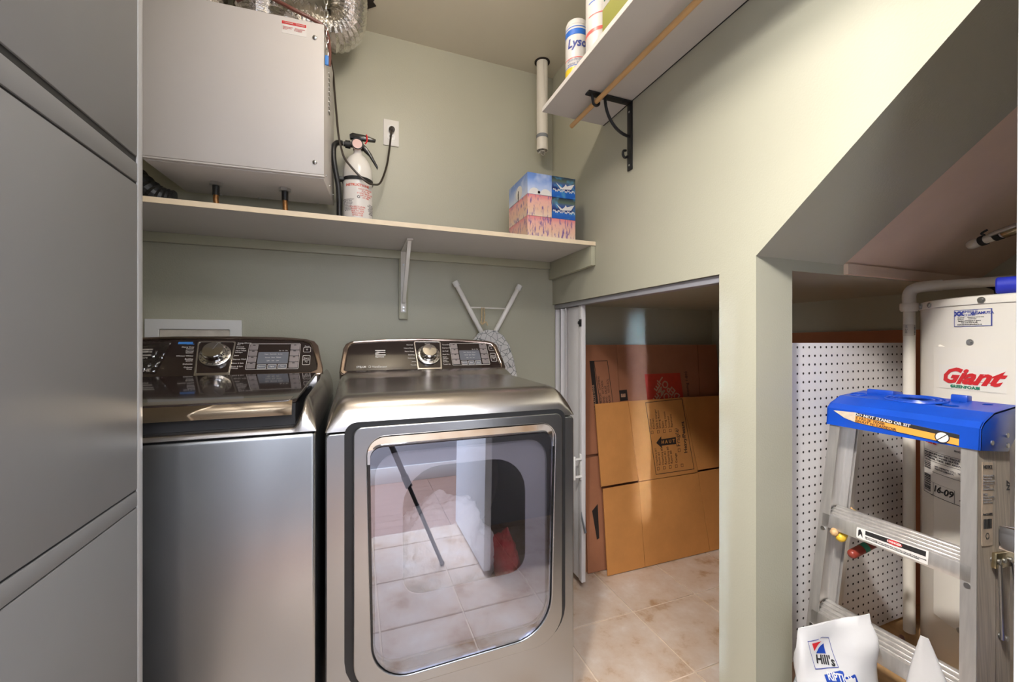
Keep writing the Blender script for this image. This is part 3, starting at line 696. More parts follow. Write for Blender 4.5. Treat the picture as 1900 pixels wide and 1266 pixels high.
b = B().prism([(EX - .030, EY - .010, vz + .044), (EX + .030, EY - .010, vz + .046), (EX + .068, EY - .010, vz + .048), (EX + .072, EY - .010, vz + .056), (EX + .03, EY - .010, vz + .066), (EX - .02, EY - .010, vz + .068), (EX - .032, EY - .010, vz + .06)], (0, .020, 0), .002); b.obj('carry_handle', 'blackgloss', t)
b = B().prism([(EX + .014, EY - .009, vz + .036), (EX + .034, EY - .009, vz + .018), (EX + .052, EY - .009, vz - .004), (EX + .080, EY - .009, vz - .058), (EX + .078, EY - .009, vz - .066), (EX + .044, EY - .009, vz - .014), (EX + .014, EY - .009, vz + .010)], (0, .018, 0), .002); b.obj('lever', 'blackgloss', t)
B().tube([(EX + .034, EY - .014, vz + .066), (EX + .036, EY - .018, vz + .04), (EX + .028, EY - .016, vz + .026)], .003, 6, 4).obj('seal_pin', 'red', t)
B().tube([(EX - .060, EY, vz + .022), (EX - .078, EY - .012, vz + .014), (EX - .090, EY - .028, vz - .012), (EX - .090, EY - .034, vz - .06), (EX - .083, EY - .032, vz - .11), (EX - .074, EY - .028, vz - .16), (EX - .070, EY - .024, vz - .22), (EX - .070, EY - .020, SZ1 + .045)], .0105, 12, 6).obj('hose', 'rubber', t)
B().cyl((EX - .070, EY - .020, SZ1 + .02), (EX - .070, EY - .020, SZ1 + .05), .0105).obj('nozzle', 'white', t)
B().box(EX - .084, EX - .052, EY - .034, EY - .002, SZ1 + .222, SZ1 + .236, .002).obj('hose_clip', 'iron', t)

# heat recovery ventilator on the wall
HP = Vector((-.105, 1.548, 1.735))
t = thing('ventilator_unit', 'large white ventilation unit hanging from the ceiling above the washer', 'ventilator', HP, (0, 0, R(-3.9)))
hw, hd, hh = .515, .30, .535
b = B().box(-hw, 0, .012, hd, 0, hh, .002); b.obj('casing', 'hrv', t, local=True)
dr = B().box(-hw - .003, .003, 0, .0115, .010, hh - .004, .003, 2).obj('front_door', 'hrv', t, local=True)
B().box(-hw - .004, .004, -.001, .012, .003, .0085, .001).obj('bottom_lip', 'hrv', t, local=True)
for z in (.050, .478):
    B().lathe([(.0075, 0), (.0075, .003), (.004, .006), (.001, .0065)], Matrix.Translation((-.026, -.0002, z)) @ Matrix.Rotation(R(90), 4, 'X'), 12).obj('bolt', 'zinc', dr, local=False) if False else link('bolt', B().lathe([(.0075, 0), (.0075, .003), (.004, .006), (.001, .0065)], Matrix.Translation((-.026, -.0002, z)) @ Matrix.Rotation(R(90), 4, 'X'), 12).obj('tmp', 'zinc').data, t, True)
for o in [o for o in bpy.data.objects if o.name.startswith('tmp')]: bpy.data.objects.remove(o)
ls = B().plate(rr(-.128, -.052, .474, .516, .001), [], .0008, 0, Matrix.Translation((0, -.0006, 0)) @ FY).obj('warning_label', 'canwhite', t, local=True)
B().plate([(-.127, .505), (-.053, .505), (-.053, .515), (-.127, .515)], [], .0005, 0, Matrix.Translation((0, -.0010, 0)) @ FY).obj('red_band', 'red', ls, local=True)
text('lettering', '! DANGER  ! DANGER', .0068, 'canwhite', Matrix.Translation((0, -.0012, 0)) @ FY, ls, -.090, .5098, local=True, align='CENTER')
text('lettering', 'Disconnect power      Couper le courant\nbefore servicing        avant entretien\nthis unit                   de cet appareil', .0040, 'red', Matrix.Translation((0, -.0008, 0)) @ FY, ls, -.124, .492, local=True)
for k, (x, yb_) in enumerate(((-.372, .16), (-.150, .15))):
    dn = B().lathe([(.020, -.012), (.020, -.001)], Matrix.Translation((x, yb_, 0)), 6).obj('drain_nut', 'zinc', t, local=True)
    B().cyl((x, yb_, -.045), (x, yb_, -.012), .011).obj('drain_sleeve', 'rubber', dn, local=True)
    B().tube([(x, yb_, -.045), (x + .001, yb_, -.07), (x + .012 * (1 - k), yb_ + .01, -.105), (x + .018 * (1 - k), yb_ + .02, -.136)], .0085, 10, 6).obj('drain_pipe', 'copper', dn, local=True)
for k in range(3): B().cyl((.0002, .06 + .1 * k, .03), (.0035, .06 + .1 * k, .03), .004).obj('screw', 'zinc', t, local=True)
for k, x in enumerate((-.40, -.27, -.06)): B().cyl((x, .29, -.0035), (x, .29, 0), .0045).obj('screw', 'zinc', t, local=True)
b = B()
for k in range(9): b.box(.0002, .0030, .13, .16, .30 + .018 * k, .305 + .018 * k, .001)
b.obj('side_rivets', 'zinc', t, local=True)

# flexible ducts
def flex(name, pts, r, m, n, label, depth=.05):
    P = catmull([Vector(p) for p in pts], n)
    o = B().tube(P, lambda u, i: r * (1 + depth * (1 if i % 2 else -1)), 22, 0).obj(name, m, ang=10)
    return tag(o, label, 'duct')
flex('flexible_duct', [(-.25, 1.72, 2.29), (-.23, 1.72, 2.365), (-.16, 1.73, 2.385), (-.09, 1.74, 2.378), (-.040, 1.745, 2.420), (-.028, 1.745, 2.49), (-.028, 1.745, 2.549)], .068, 'foil', 9, 'silver foil flexible duct bending from the unit up into the ceiling hole', .065)
flex('flexible_duct', [(-.33, 1.74, 2.28), (-.335, 1.74, 2.38), (-.33, 1.74, 2.46), (-.30, 1.74, 2.54)], .075, 'foil', 14, 'silver foil flexible duct rising behind the top edge of the vent unit', .04)
flex('flexible_duct', [(-.50, 1.72, 2.285), (-.50, 1.72, 2.40), (-.49, 1.71, 2.52)], .07, 'foil', 16, 'silver foil duct at the far left on top of the vent unit', .04)
flex('flexible_duct', [(-.80, 1.74, 1.88), (-.72, 1.72, 1.75), (-.64, 1.715, 1.665), (-.585, 1.72, 1.645)], .040, 'rubber', 8, 'black ribbed flexible duct lying on the shelf under the vent unit', .04)
tag(B().lathe([(.045, 0), (.05, .02), (.05, .10), (.03, .12)], Matrix.Translation((-.72, 1.62, SZ1 + .0005)), 20).obj('metal_canister', 'foil'), 'grey metal canister on the shelf end beside the tall cabinet', 'canister')
hr = B().plate([(-.022 + (.088 + .022 * math.sin(k * 2.3)) * math.cos(k * PI / 12), 1.745 + (.088 + .02 * math.cos(k * 3.1)) * math.sin(k * PI / 12)) for k in range(24)], [circ(-.028, 1.745, .066, 20)], .003, 0, Matrix.Translation((0, 0, ZC - .0005)) )
o = hr.obj('ceiling_hole', 'darkhole'); tag(o, 'ragged dark opening in the ceiling around the foil duct', 'hole')
t = tag(B().tube([(-.37, 1.60, 2.31), (-.33, 1.56, 2.305), (-.29, 1.545, 2.315), (-.24, 1.55, 2.305), (-.19, 1.55, 2.290), (-.14, 1.56, 2.283), (-.10, 1.57, 2.268), (-.088, 1.60, 2.22), (-.090, 1.62, 2.17)], .0062, 8, 6).obj('drain_cable', 'brownhose'), 'reddish brown cable draped over the top edge of the vent unit', 'cable')
# chain with blue tag
t = thing('hanging_chain', 'thin steel chain with a blue tag hanging at the vent unit corner', 'chain', (-.1, 1.55, 2.18))
x, y, z0 = -.0935, 1.545, 2.17; n = 17
lm = None
for k in range(n):
    fz = k / (n - 1); zz = z0 + k * .0224
    if lm is None:
        P = [(.005 * math.cos(a * PI / 6), 0, .006 * (1 if math.sin(a * PI / 6) > 0 else -1) * (abs(math.sin(a * PI / 6)) > .01) + .007 * math.sin(a * PI / 6)) for a in range(13)]
        o = B().tube(P, .0014, 6, 0).obj('link', 'zinc', t); lm = o.data; o.location = (0, 0, 0)
    else: o = link('link', lm, t)
    o.matrix_parent_inverse = WM(t).inverted()
    o.location = (x - .006 * fz, y + .005 * fz, zz); o.rotation_euler = (0, 0, R(90) if k % 2 else 0)
B().box(x - .006, x + .006, y - .004, y + .004, z0 - .045, z0 - .012, .002).obj('tag', 'printblue', t)

# stub PVC pipe from the ceiling
PX, PY = .861, 1.825
t = thing('conduit_pipe', 'short white plastic pipe hanging from the ceiling in the back corner', 'pipe', (PX, PY, 2.1))
b = B().lathe([(.028, 2.110), (.028, ZC - .0005)], Matrix.Translation((PX, PY, 0)), 24, cap=False)
b.lathe([(.0255, ZC - .01), (.0255, 2.111), (.028, 2.110)], Matrix.Translation((PX, PY, 0)), 24, cap=False); b.obj('pipe', 'pvc', t)
B().lathe([(.0285, 2.170), (.029, 2.171), (.029, 2.186), (.0285, 2.187)], Matrix.Translation((PX, PY, 0)), 24, cap=False).obj('tape_band', 'strap', t)
for k, (a, zl) in enumerate(((.0, 2.096), (1.9, 2.100), (3.9, 2.104))):
    B().tube([(PX + .012 * math.cos(a), PY + .012 * math.sin(a), 2.2), (PX + .013 * math.cos(a), PY + .013 * math.sin(a), 2.115), (PX + .018 * math.cos(a + .8), PY + .018 * math.sin(a + .8), zl), (PX + .010 * math.cos(a + 2), PY + .010 * math.sin(a + 2), zl + .012), (PX, PY, 2.14)], .0022, 6, 5).obj('wire', 'pvc', t)
B().tube([(PX - .006, PY - .030, ZC - .006), (PX - .003, PY - .030, 2.42), (PX + .008, PY - .0295, 2.34), (PX + .014, PY - .0265, 2.25)], .0012, 5, 5).obj('loose_wire', 'insul', t)
o = B().plate(circ(PX, PY, .038, 24), [circ(PX, PY, .0282, 24)], .003, 0, Matrix.Translation((0, 0, ZC - .0005))).obj('hole_rim', 'darkhole', t)

# tissue boxes
def tissue_mat(kind):
    m = bpy.data.materials.new('tissue_' + kind); m.use_nodes = True
    nt = m.node_tree; N = nt.nodes; L = nt.links; p = N['Principled BSDF']; p.inputs['Roughness'].default_value = .3
    tc = N.new('ShaderNodeTexCoord'); sp = N.new('ShaderNodeSeparateXYZ'); L.new(tc.outputs['Generated'], sp.inputs[0])
    rm = N.new('ShaderNodeValToRGB'); L.new(sp.outputs['Z'], rm.inputs[0]); e = rm.color_ramp.elements
    def ramp(lst):
        for i, (pos, c) in enumerate(lst):
            el = e[i] if i < 2 else e.new(pos)
            el.position = pos; el.color = (*c, 1)
    mp = N.new('ShaderNodeMapping'); L.new(tc.outputs['Object'], mp.inputs[0])
    nz = N.new('ShaderNodeTexNoise'); L.new(mp.outputs[0], nz.inputs['Vector'])
    r2 = N.new('ShaderNodeValToRGB'); L.new(nz.outputs['Fac'], r2.inputs[0])
    mx = N.new('ShaderNodeMix'); mx.data_type = 'RGBA'; L.new(r2.outputs[0], mx.inputs[0]); L.new(rm.outputs[0], mx.inputs[6])
    L.new(mx.outputs[2], p.inputs['Base Color'])
    if kind == 'lavender':
        ramp([(0, (.80, .62, .48)), (1, (.72, .22, .24)), (.35, (.78, .50, .36)), (.75, (.78, .42, .36))])
        mp.inputs['Scale'].default_value = (100, 50, 22); mp.inputs['Rotation'].default_value = (0, R(12), 0)
        nz.inputs['Scale'].default_value = 1.6; nz.inputs['Detail'].default_value = 4
        r2.color_ramp.elements[0].position = .54; r2.color_ramp.elements[1].position = .66
        mx.inputs[7].default_value = (.20, .11, .30, 1)
    elif kind == 'sky':
        ramp([(0, (.60, .66, .80)), (1, (.12, .22, .52)), (.45, (.36, .47, .74)), (.75, (.16, .28, .62))])
        nz.inputs['Scale'].default_value = 18; r2.color_ramp.elements[0].position = .5; r2.color_ramp.elements[1].position = .9
        mx.inputs[7].default_value = (.70, .74, .82, 1)
    else:
        ramp([(0, (.01, .10, .45)), (1, (.02, .03, .06)), (.28, (.02, .14, .52)), (.40, (.01, .02, .12)), (.62, (.05, .10, .30)), (.78, (.10, .14, .10))])
        nz.inputs['Scale'].default_value = 30; nz.inputs['Detail'].default_value = 1
        r2.color_ramp.elements[0].position = .52; r2.color_ramp.elements[1].position = .70
        mx.inputs[7].default_value = (.08, .30, .52, 1)
    return m
for k in ('lavender', 'sky', 'boat'): M['t_' + k] = tissue_mat(k)
bw, bd, bh = .1115, .215, .0885
def tissue(ix, iz, kind, label):
    x0 = .656 + ix * .1125; z0 = SZ1 + .0006 + iz * .0890
    t = thing('tissue_box', label, 'tissue box', (x0 + bw / 2, 1.532 + bd / 2, z0), group='tissue boxes at the shelf end')
    B().box(x0, x0 + bw, 1.532, 1.532 + bd, z0, z0 + bh, .0012, 1).obj('carton', 't_' + kind, t)
    F = FYat(1.5316) @ Matrix.Translation((x0, z0, 0))
    if kind == 'boat':
        B().plate([(.018, .062), (.047, .042), (.058, .050), (.064, .060), (.070, .052), (.106, .064), (.090, .040), (.040, .036)], [], .0005, 0, F).obj('paper_boat', 'canwhite', t)
        b = B()
        P = [(.004 + .0025 * i, .030 + .005 * math.sin(i * 2.1) + .003 * math.sin(i * .7), 0) for i in range(42)]
        b.tube([F @ Vector(p) for p in P], .0011, 4, 3); b.obj('script_lettering', 'canwhite', t)
    elif kind == 'sky':
        for cx in (.032, .083): B().plate([(cx - .026, .001)] + [(cx + .026 * math.cos(a * PI / 10), .001 + .026 * math.sin(a * PI / 10)) for a in range(10, -1, -1)][0:11], [], .0005, 0, F).obj('petal', 'canwhite', t)
        B().plate(circ(.052, .010, .006, 10), [], .0007, 0, F).obj('insect_print', 'brownhose', t)
        S = FXat(x0 - .0006) 
        B().plate(circ(-1.625, z0 + .030, .036, 18, .030), [], .0005, 0, S).obj('petal', 'canwhite', t)
        B().plate(circ(-1.632, z0 + .018, .005, 10, .026), [], .0007, 0, S).obj('insect_print', 'brownhose', t)
tissue(0, 0, 'lavender', 'bottom tissue box of the left stack, lavender field print')
tissue(0, 1, 'lavender', 'middle tissue box of the left stack, lavender field print')
tissue(0, 2, 'sky', 'pale blue tissue box with white petals on top of the left stack')
tissue(1, 0, 'lavender', 'lavender print tissue box at the bottom of the right stack, under the boats')
tissue(1, 1, 'boat', 'blue paper boat tissue box in the middle of the right stack')
tissue(1, 2, 'boat', 'blue paper boat tissue box on top of the right stack')

# ironing board behind the dryer
t = thing('ironing_board', 'folded ironing board with white legs standing up behind the dryer', 'ironing board', (.62, 1.86, .6))
def ib(a, b_): B().cyl(a, b_, .0125, seg=14).obj('leg', 'enamel', t)
for (x0, z0), (x1, z1) in (((.437, 1.448), (.600, 1.150)), ((.764, 1.444), (.600, 1.150))):
    a = Vector((x0, 1.885, z0)); c = Vector((x1, 1.885, z1))
    d = (a - c).normalized()
    B().cyl(a, c, .0115, seg=14).obj('leg', 'enamel', t)
    B().cyl(a - d * .022, a + d * .004, .0145, seg=14).obj('foot_cap', 'white', t)
B().cyl((.510, 1.885, 1.3305), (.694, 1.885, 1.3295), .0035, seg=8).obj('crossbar', 'enamel', t)
B().tube([(.566, 1.878, 1.330), (.564, 1.874, 1.29), (.562, 1.873, 1.262), (.572, 1.872, 1.255), (.578, 1.873, 1.29), (.576, 1.878, 1.330)], .0032, 6, 6).tube([(.556, 1.870, 1.262), (.566, 1.868, 1.25), (.584, 1.868, 1.262), (.592, 1.870, 1.245)], .003, 6, 5).obj('string', 'rope', t)
cover_m, N_, L_, p_, r_, n_ = mix_noise_mat('board_cover', [(.4, (.58, .56, .55)), (.6, (.66, .65, .63))], 10, .6)
vo = N_.new('ShaderNodeTexVoronoi'); vo.feature = 'DISTANCE_TO_EDGE'; vo.inputs['Scale'].default_value = 38
gg = N_.new('ShaderNodeNewGeometry'); L_.new(gg.outputs['Position'], vo.inputs['Vector'])
mm = N_.new('ShaderNodeMath'); mm.operation = 'LESS_THAN'; mm.inputs[1].default_value = .035; L_.new(vo.outputs['Distance'], mm.inputs[0])
mxx = N_.new('ShaderNodeMix'); mxx.data_type = 'RGBA'; L_.new(mm.outputs[0], mxx.inputs[0]); L_.new(r_.outputs[0], mxx.inputs[6]); mxx.inputs[7].default_value = (.16, .17, .17, 1)
L_.new(mxx.outputs[2], p_.inputs['Base Color'])
out = [(.435, .45), (.44, .95), (.475, 1.10), (.505, 1.165), (.54, 1.206), (.582, 1.224), (.625, 1.220), (.662, 1.197), (.693, 1.155), (.715, 1.09), (.738, .99), (.745, .45)]
B().plate(out, [], .024, .008, FYat(1.838)).obj('cover', cover_m, t)

# ================================================================== RIGHT SHELF
RZ0, RZ1, RX = 2.067, 2.083, .681
t = thing('wall_shelf', 'white melamine shelf high on the right wall, holding cleaning wipes', 'shelf', (.82, .6, RZ0))
B().box(RX + .0015, XR - .004, YF + .002, 1.445, RZ0, RZ1).obj('board', 'melamine', t)
B().box(RX, RX + .0015, YF + .002, 1.445, RZ0, RZ1).obj('edge_band', 'edgewhite', t)
b = B().box(XR - .004, XR - .0005, YF + .002, 1.445, RZ0 - .001, RZ1); b.obj('back_seam', 'black', t)
def brk(y, label):
    t = thing('shelf_bracket', label, 'bracket', (.9, y, 2.0), group='black shelf brackets')
    b = B().box(.776, XR - .002, y - .0135, y + .0135, RZ0 - .0065, RZ0 - .0008, .001).box(XR - .0065, XR - .0008, y - .0135, y + .0135, 1.812, RZ0 - .001, .001)
    b.obj('bracket_arm', 'iron', t)
    c = []
    for k in range(13):
        a = k / 12 * PI / 2
        c.append((.852 + .107 * (1 - math.cos(a)) , y, RZ0 - .007 - .122 * math.sin(a)))
    B().tube(c, .0055, 8, 0).obj('curved_brace', 'iron', t)
    B().tube([(.800, y + .005, RZ0 - .006), (.803, y + .005, 2.045), (.806, y + .005, 2.032), (.818, y + .005, 2.027), (.828, y + .005, 2.034), (.829, y + .005, 2.044)], .0048, 8, 5).obj('hook', 'iron', t)
    B().tube([(XR - .006, y + .012, 1.868), (XR - .018, y + .012, 1.862), (XR - .026, y + .012, 1.872), (XR - .024, y + .012, 1.886), (XR - .012, y + .012, 1.890)], .0045, 8, 5).obj('hook', 'iron', t)
    for p in ((.79, RZ0 - .0085), (.93, RZ0 - .0085)): B().cyl((p[0], y, p[1] - .001), (p[0], y, p[1] + .002), .004, seg=10).obj('screw', 'iron', t)
    for z in (1.83, 2.03): B().cyl((XR - .008, y, z), (XR - .006, y, z), .004, seg=10).obj('screw', 'zinc', t)
brk(1.268, 'black iron bracket with curved brace under the far end of the right shelf')
brk(.15, 'black iron bracket under the near end of the right shelf')
tag(B().cyl((.816, YF + .05, 2.0405), (.816, 1.452, 2.0405), .0088, seg=14).obj('wooden_dowel', 'dowel'), 'thin wooden dowel rod hung in hooks below the right shelf', 'rod')

def canister(x, y, r, hgt, label, kind):
    t = thing('wipes_canister', label, 'canister', (x, y, RZ1), group='cleaning wipes canisters')
    z = RZ1 + .0006; Mx = Matrix.Translation((x, y, z))
    B().lathe([(r * .93, 0), (r, .004), (r, hgt * .86), (r * .97, hgt * .885)], Mx, 36).obj('tub', 'canwhite', t)
    B().lathe([(r * .99, hgt * .886), (r * .99, hgt * .93), (r * .90, hgt * .975), (r * .7, hgt)], Mx, 36).obj('lid', 'canwhite', t)
    a0 = math.atan2(-y, -x) + .25
    def band(z0, z1, m, slope=0, x0=-r * 2.0, x1=r * 2.0):
        b = B().grid(lambda u, v: Vector((x0 + (x1 - x0) * u, z + z0 + (z1 - z0) * v + slope * (u - .5), .0006)), 28, 2)
        wrapcyl(b, x, y, r, a0).obj('print_band', m, t)
    return t, band, a0, z
t, band, a0, z = canister(.735, 1.270, .040, .215, 'white wipes canister with yellow base and blue band at the shelf end', 'y')
band(.0, .040, 'canyellow'); band(.152, .172, 'canblue'); band(.178, .181, 'canblue'); band(.070, .073, 'canred'); band(.044, .046, 'canblue')
wtext('lettering', 'Lysol', .042, 'bluei', t, -.045, z + .122, r=.040, cx=.735, cy=1.27, a0=a0, z=.0012, bold=.001, shear=.2, sx=.9)
wtext('lettering', 'Disinfecting\nwipes 35', .013, 'cantext', t, -.045, z + .058, r=.040, cx=.735, cy=1.27, a0=a0, z=.0012)
t, band, a0, z = canister(.735, 1.110, .052, .30, 'larger white canister with red bands standing nearest on the right shelf', 'r')
band(.046, .057, 'canred'); band(.098, .101, 'canred', 0, -.06, .03); band(.140, .143, 'canblue', 0, -.06, .03); band(.185, .194, 'canred')
wtext('lettering', 'Fresh Linen Clean', .017, 'cantext', t, .0, z, r=.052, cx=.735, cy=1.11, a0=a0, z=.0012) if False else None
me = text_mesh('Tidy Cat Clean', .020, align='LEFT')
b = B().mesh_own(me, Matrix.Translation((.045, z + .165, .0012)) @ Matrix.Rotation(R(-90), 4, 'Z')); wrapcyl(b, .735, 1.11, .052, a0).obj('lettering', 'cantext', t)
t = thing('carton_box', 'olive green and white carton on the right shelf behind the canisters', 'box', (.76, .93, RZ1))
B().box(.688, .80, .83, 1.038, RZ1 + .0006, RZ1 + .075, .001).obj('lower_carton', 'greenbox', t)
B().box(.688, .80, .83, 1.038, RZ1 + .0755, RZ1 + .16, .001).obj('upper_carton', 'canwhite', t)
text('lettering', 'Laundry\nbooster', .028, 'greeni', FXat(.6875), t, -1.03, RZ1 + .115)

# ================================================================== CLOSET : flattened cartons
def sheet_pt(x, h, y0, lean):   # point on a leaning sheet; h = height along the sheet
    return Vector((x, y0 + lean * h, h * math.sqrt(1 - lean * lean)))
t = thing('flattened_carton', 'flattened brown moving box leaning in front, with handwriting panel and arrow', 'cardboard', (1.55, 1.70, 0))
LE = .10; Y0 = 1.712
nrm = Vector((0, -math.sqrt(1 - LE * LE), LE))
MS = Matrix(((1, 0, 0, 0), (0, LE, nrm.y, Y0), (0, math.sqrt(1 - LE * LE), nrm.z, .004), (0, 0, 0, 1)))
def panel(pts, m, par, Mx, t_=.006): return B().plate(pts, [], t_, .001, Mx).obj('panel', m, par, ang=25)
panel([(1.166, 0), (1.392, 0), (1.385, .424), (1.167, .420)], 'kraft', t, MS)
panel([(1.395, 0), (1.832, 0), (1.790, .428), (1.388, .428)], 'kraft', t, MS)
panel([(1.836, 0), (2.05, 0), (2.05, .436), (1.794, .432)], 'kraft', t, MS)
panel([(1.158, .432), (1.384, .436), (1.350, .850), (1.147, .846)], 'kraft', t, MS)
fp = panel([(1.387, .431), (1.790, .432), (1.722, .852), (1.353, .850)], 'kraft', t, MS)
panel([(1.794, .443), (2.05, .445), (2.05, .848), (1.726, .852)], 'kraft', t, MS)
# prints of the front carton: run up the sheet (rotated a quarter turn)
def sprint(name, body, size, x, y, par, Mx, m='kraftdark', **k): return text(name, body, size, m, Mx, par, x, y, z=.0006, rot=R(93), **k)
B().plate([(1.462, .838), (1.716, .846), (1.766, .452), (1.500, .452)], [[(1.465, .835), (1.713, .843), (1.763, .455), (1.503, .455)]], .0005, 0, MS @ Matrix.Translation((0, 0, .0006))).obj('printed_frame', 'kraftdark', fp)
for i, s_ in enumerate(('Cuisine\nKitchen', 'Salle à manger\nDining Room', 'Salon\nLiving room', 'Sous-sol\nBasement', '')):
    x = 1.498 + i * .041
    B().plate([(x - .012, .668), (x + .004, .668), (x + .004, .684), (x - .012, .684)], [[(x - .010, .670), (x + .002, .670), (x + .002, .682), (x - .010, .682)]], .0004, 0, MS @ Matrix.Translation((0, 0, .0006))).obj('checkbox', 'kraftdark', fp)
    if s_: sprint('lettering', s_, .0185, x, .692, fp, MS)
for i, s_ in enumerate(('Chambre #1\nRoom #1', 'Chambre #2\nRoom #2', 'Chambre #3\nRoom #3', 'Garage', '')):
    x = 1.522 + i * .041
    B().plate([(x - .012, .474), (x + .004, .474), (x + .004, .490), (x - .012, .490)], [[(x - .010, .476), (x + .002, .476), (x + .002, .488), (x - .010, .488)]], .0004, 0, MS @ Matrix.Translation((0, 0, .0006))).obj('checkbox', 'kraftdark', fp)
    if s_: sprint('lettering', s_, .0185, x, .498, fp, MS)
B().plate([(1.516, .618), (1.552, .650), (1.552, .634), (1.652, .638), (1.652, .600), (1.552, .600), (1.552, .588)], [], .0004, 0, MS @ Matrix.Translation((0, 0, .0006))).obj('arrow', 'kraftdark', fp)
for i, ch in enumerate('HAUT'): text('lettering', ch, .024, 'kraft', MS, fp, 1.560 + i * .025, .618, z=.0010, rot=R(0), align='CENTER', bold=.0008)
sprint('lettering', 'Fragile', .036, 1.668, .585, fp, MS)
B().plate([(1.660, .556), (1.678, .556), (1.678, .574), (1.660, .574)], [[(1.662, .558), (1.676, .558), (1.676, .572), (1.662, .572)]], .0004, 0, MS @ Matrix.Translation((0, 0, .0006))).obj('checkbox', 'kraftdark', fp)
sprint('lettering', 'Heavy/Pesant', .032, 1.716, .545, fp, MS, bold=.0006)
# back carton
t = thing('flattened_carton', 'taller flattened reddish brown carton leaning behind, with orange square logo', 'cardboard', (1.6, 1.78, 0))
LB = .085; YB0 = 1.765
nb = Vector((0, -math.sqrt(1 - LB * LB), LB))
MB = Matrix(((1, 0, 0, 0), (0, LB, nb.y, YB0), (0, math.sqrt(1 - LB * LB), nb.z, .004), (0, 0, 0, 1)))
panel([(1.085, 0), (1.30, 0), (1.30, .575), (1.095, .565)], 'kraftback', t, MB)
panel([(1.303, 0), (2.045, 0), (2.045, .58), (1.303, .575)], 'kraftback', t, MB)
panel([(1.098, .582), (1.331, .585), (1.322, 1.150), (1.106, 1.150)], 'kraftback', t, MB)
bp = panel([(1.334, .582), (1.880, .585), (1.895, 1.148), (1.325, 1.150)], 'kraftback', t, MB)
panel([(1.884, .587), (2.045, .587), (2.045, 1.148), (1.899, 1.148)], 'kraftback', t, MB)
lp_ = t
T1 = Matrix.Translation((0, 0, .0006))
B().plate([(1.180, .62), (1.206, .62), (1.176, 1.065), (1.150, 1.065)], [], .0004, 0, MB @ T1).obj('printed_band', 'kraftdark', lp_)
B().plate([(1.206, .80), (1.288, .80), (1.262, 1.065), (1.176, 1.065)], [[(1.209, .803), (1.285, .803), (1.259, 1.062), (1.179, 1.062)]], .0004, 0, MB @ T1).obj('printed_frame', 'kraftdark', lp_)
text('lettering', 'LARGE MOVING BOX  *  PLACEZ DANS', .017, 'kraftpale', MB, lp_, 1.186, .64, z=.001, rot=R(94))
for i, s_ in enumerate(('BEDROOM   CHAMBRE', 'CUISINE   KITCHEN', 'DINING   SALLE', 'GARAGE   SOUS-SOL')):
    text('lettering', s_, .0165, 'kraftdark', MB, lp_, 1.212 + i * .018, .815, z=.0008, rot=R(94))
B().plate([(1.330, .845), (1.380, .847), (1.376, .905), (1.326, .903)], [], .0004, 0, MB @ T1).obj('printed_square', 'kraftdark', bp)
text('lettering', 'E', .036, 'kraftpale', MB, bp, 1.352, .874, z=.001, rot=R(90), align='CENTER', bold=.002)
HDP = [(1.516, .735), (1.774, .738), (1.750, .985), (1.500, .985)]
B().plate(HDP, [], .0004, 0, MB @ T1).obj('logo_square', 'hdorange', bp)
text('logo_lettering', 'THE\nHOME\nDEPOT', .060, 'kraftpale', MB @ Matrix.Translation((1.632, .866, 0)), bp, 0, 0, z=.0010, rot=R(138), align='CENTER', bold=.0012, lgap=.80, sx=.95)
text('lettering', 'moving 1-800', .026, 'kraftdark', MB, bp, 1.800, .85, z=.0010, rot=R(92))
text('lettering', 'LE MOBILIER\nCUISINE *', .026, 'kraftdark', MB, bp, 1.985, .86, z=.0010, rot=R(90)) if False else None
B().plate([(1.125, .30), (1.160, .33), (1.160, .16), (1.146, .155)], [], .0004, 0, MB @ T1).obj('printed_box_icon', 'kraftdark', lp_)
# a third sheet peeping out at the left
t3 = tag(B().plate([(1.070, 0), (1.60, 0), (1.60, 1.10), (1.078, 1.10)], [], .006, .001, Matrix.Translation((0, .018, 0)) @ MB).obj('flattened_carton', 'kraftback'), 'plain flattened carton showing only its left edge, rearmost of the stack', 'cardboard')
# sheet leaning on the far side wall, seen above the pegboard
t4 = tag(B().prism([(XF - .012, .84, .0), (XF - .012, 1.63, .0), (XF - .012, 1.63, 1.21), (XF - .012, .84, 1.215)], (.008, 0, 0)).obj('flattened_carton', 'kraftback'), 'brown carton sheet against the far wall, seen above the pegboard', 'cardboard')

# ================================================================== NOOK UNDER THE STAIRS
# plywood platform
tag(B().box(1.300, XF - .001, YF + .02, .834, 0.0005, .235, .002).obj('plywood_platform', 'osb'), 'brown plywood platform under the water heater', 'platform')
# pegboard with real holes
b = bmesh.new(); st = .0254; px0, pz0 = 1.125, .250; nx, nz = 24, 36; yP = .800
for i in range(nx):
    for j in range(nz):
        cx = px0 + (i + .5) * st; cz = pz0 + (j + .5) * st; h_ = st / 2
        cor = [(-h_, -h_), (0, -h_), (h_, -h_), (h_, 0), (h_, h_), (0, h_), (-h_, h_), (-h_, 0)]
        o_ = [b.verts.new((cx + p, yP, cz + q)) for p, q in cor]
        i_ = [b.verts.new((cx + .0038 * math.cos(R(-135 + 45 * k)), yP, cz + .0038 * math.sin(R(-135 + 45 * k)))) for k in range(8)]
        for k in range(8):
            b.faces.new((o_[k], o_[(k + 1) % 8], i_[(k + 1) % 8], i_[k]))
bmesh.ops.remove_doubles(b, verts=b.verts[:], dist=1e-5)
t = thing('pegboard', 'white perforated pegboard standing behind the ladder', 'pegboard', (px0 + .3, yP, .24))
B().add(b).obj('panel', 'peg', t, ang=30)
B().plate(rr(px0, px0 + nx * st, pz0, pz0 + nz * st, .001), [], .004, 0, FYat(yP + .0016)).obj('backing', 'darkhole', t)
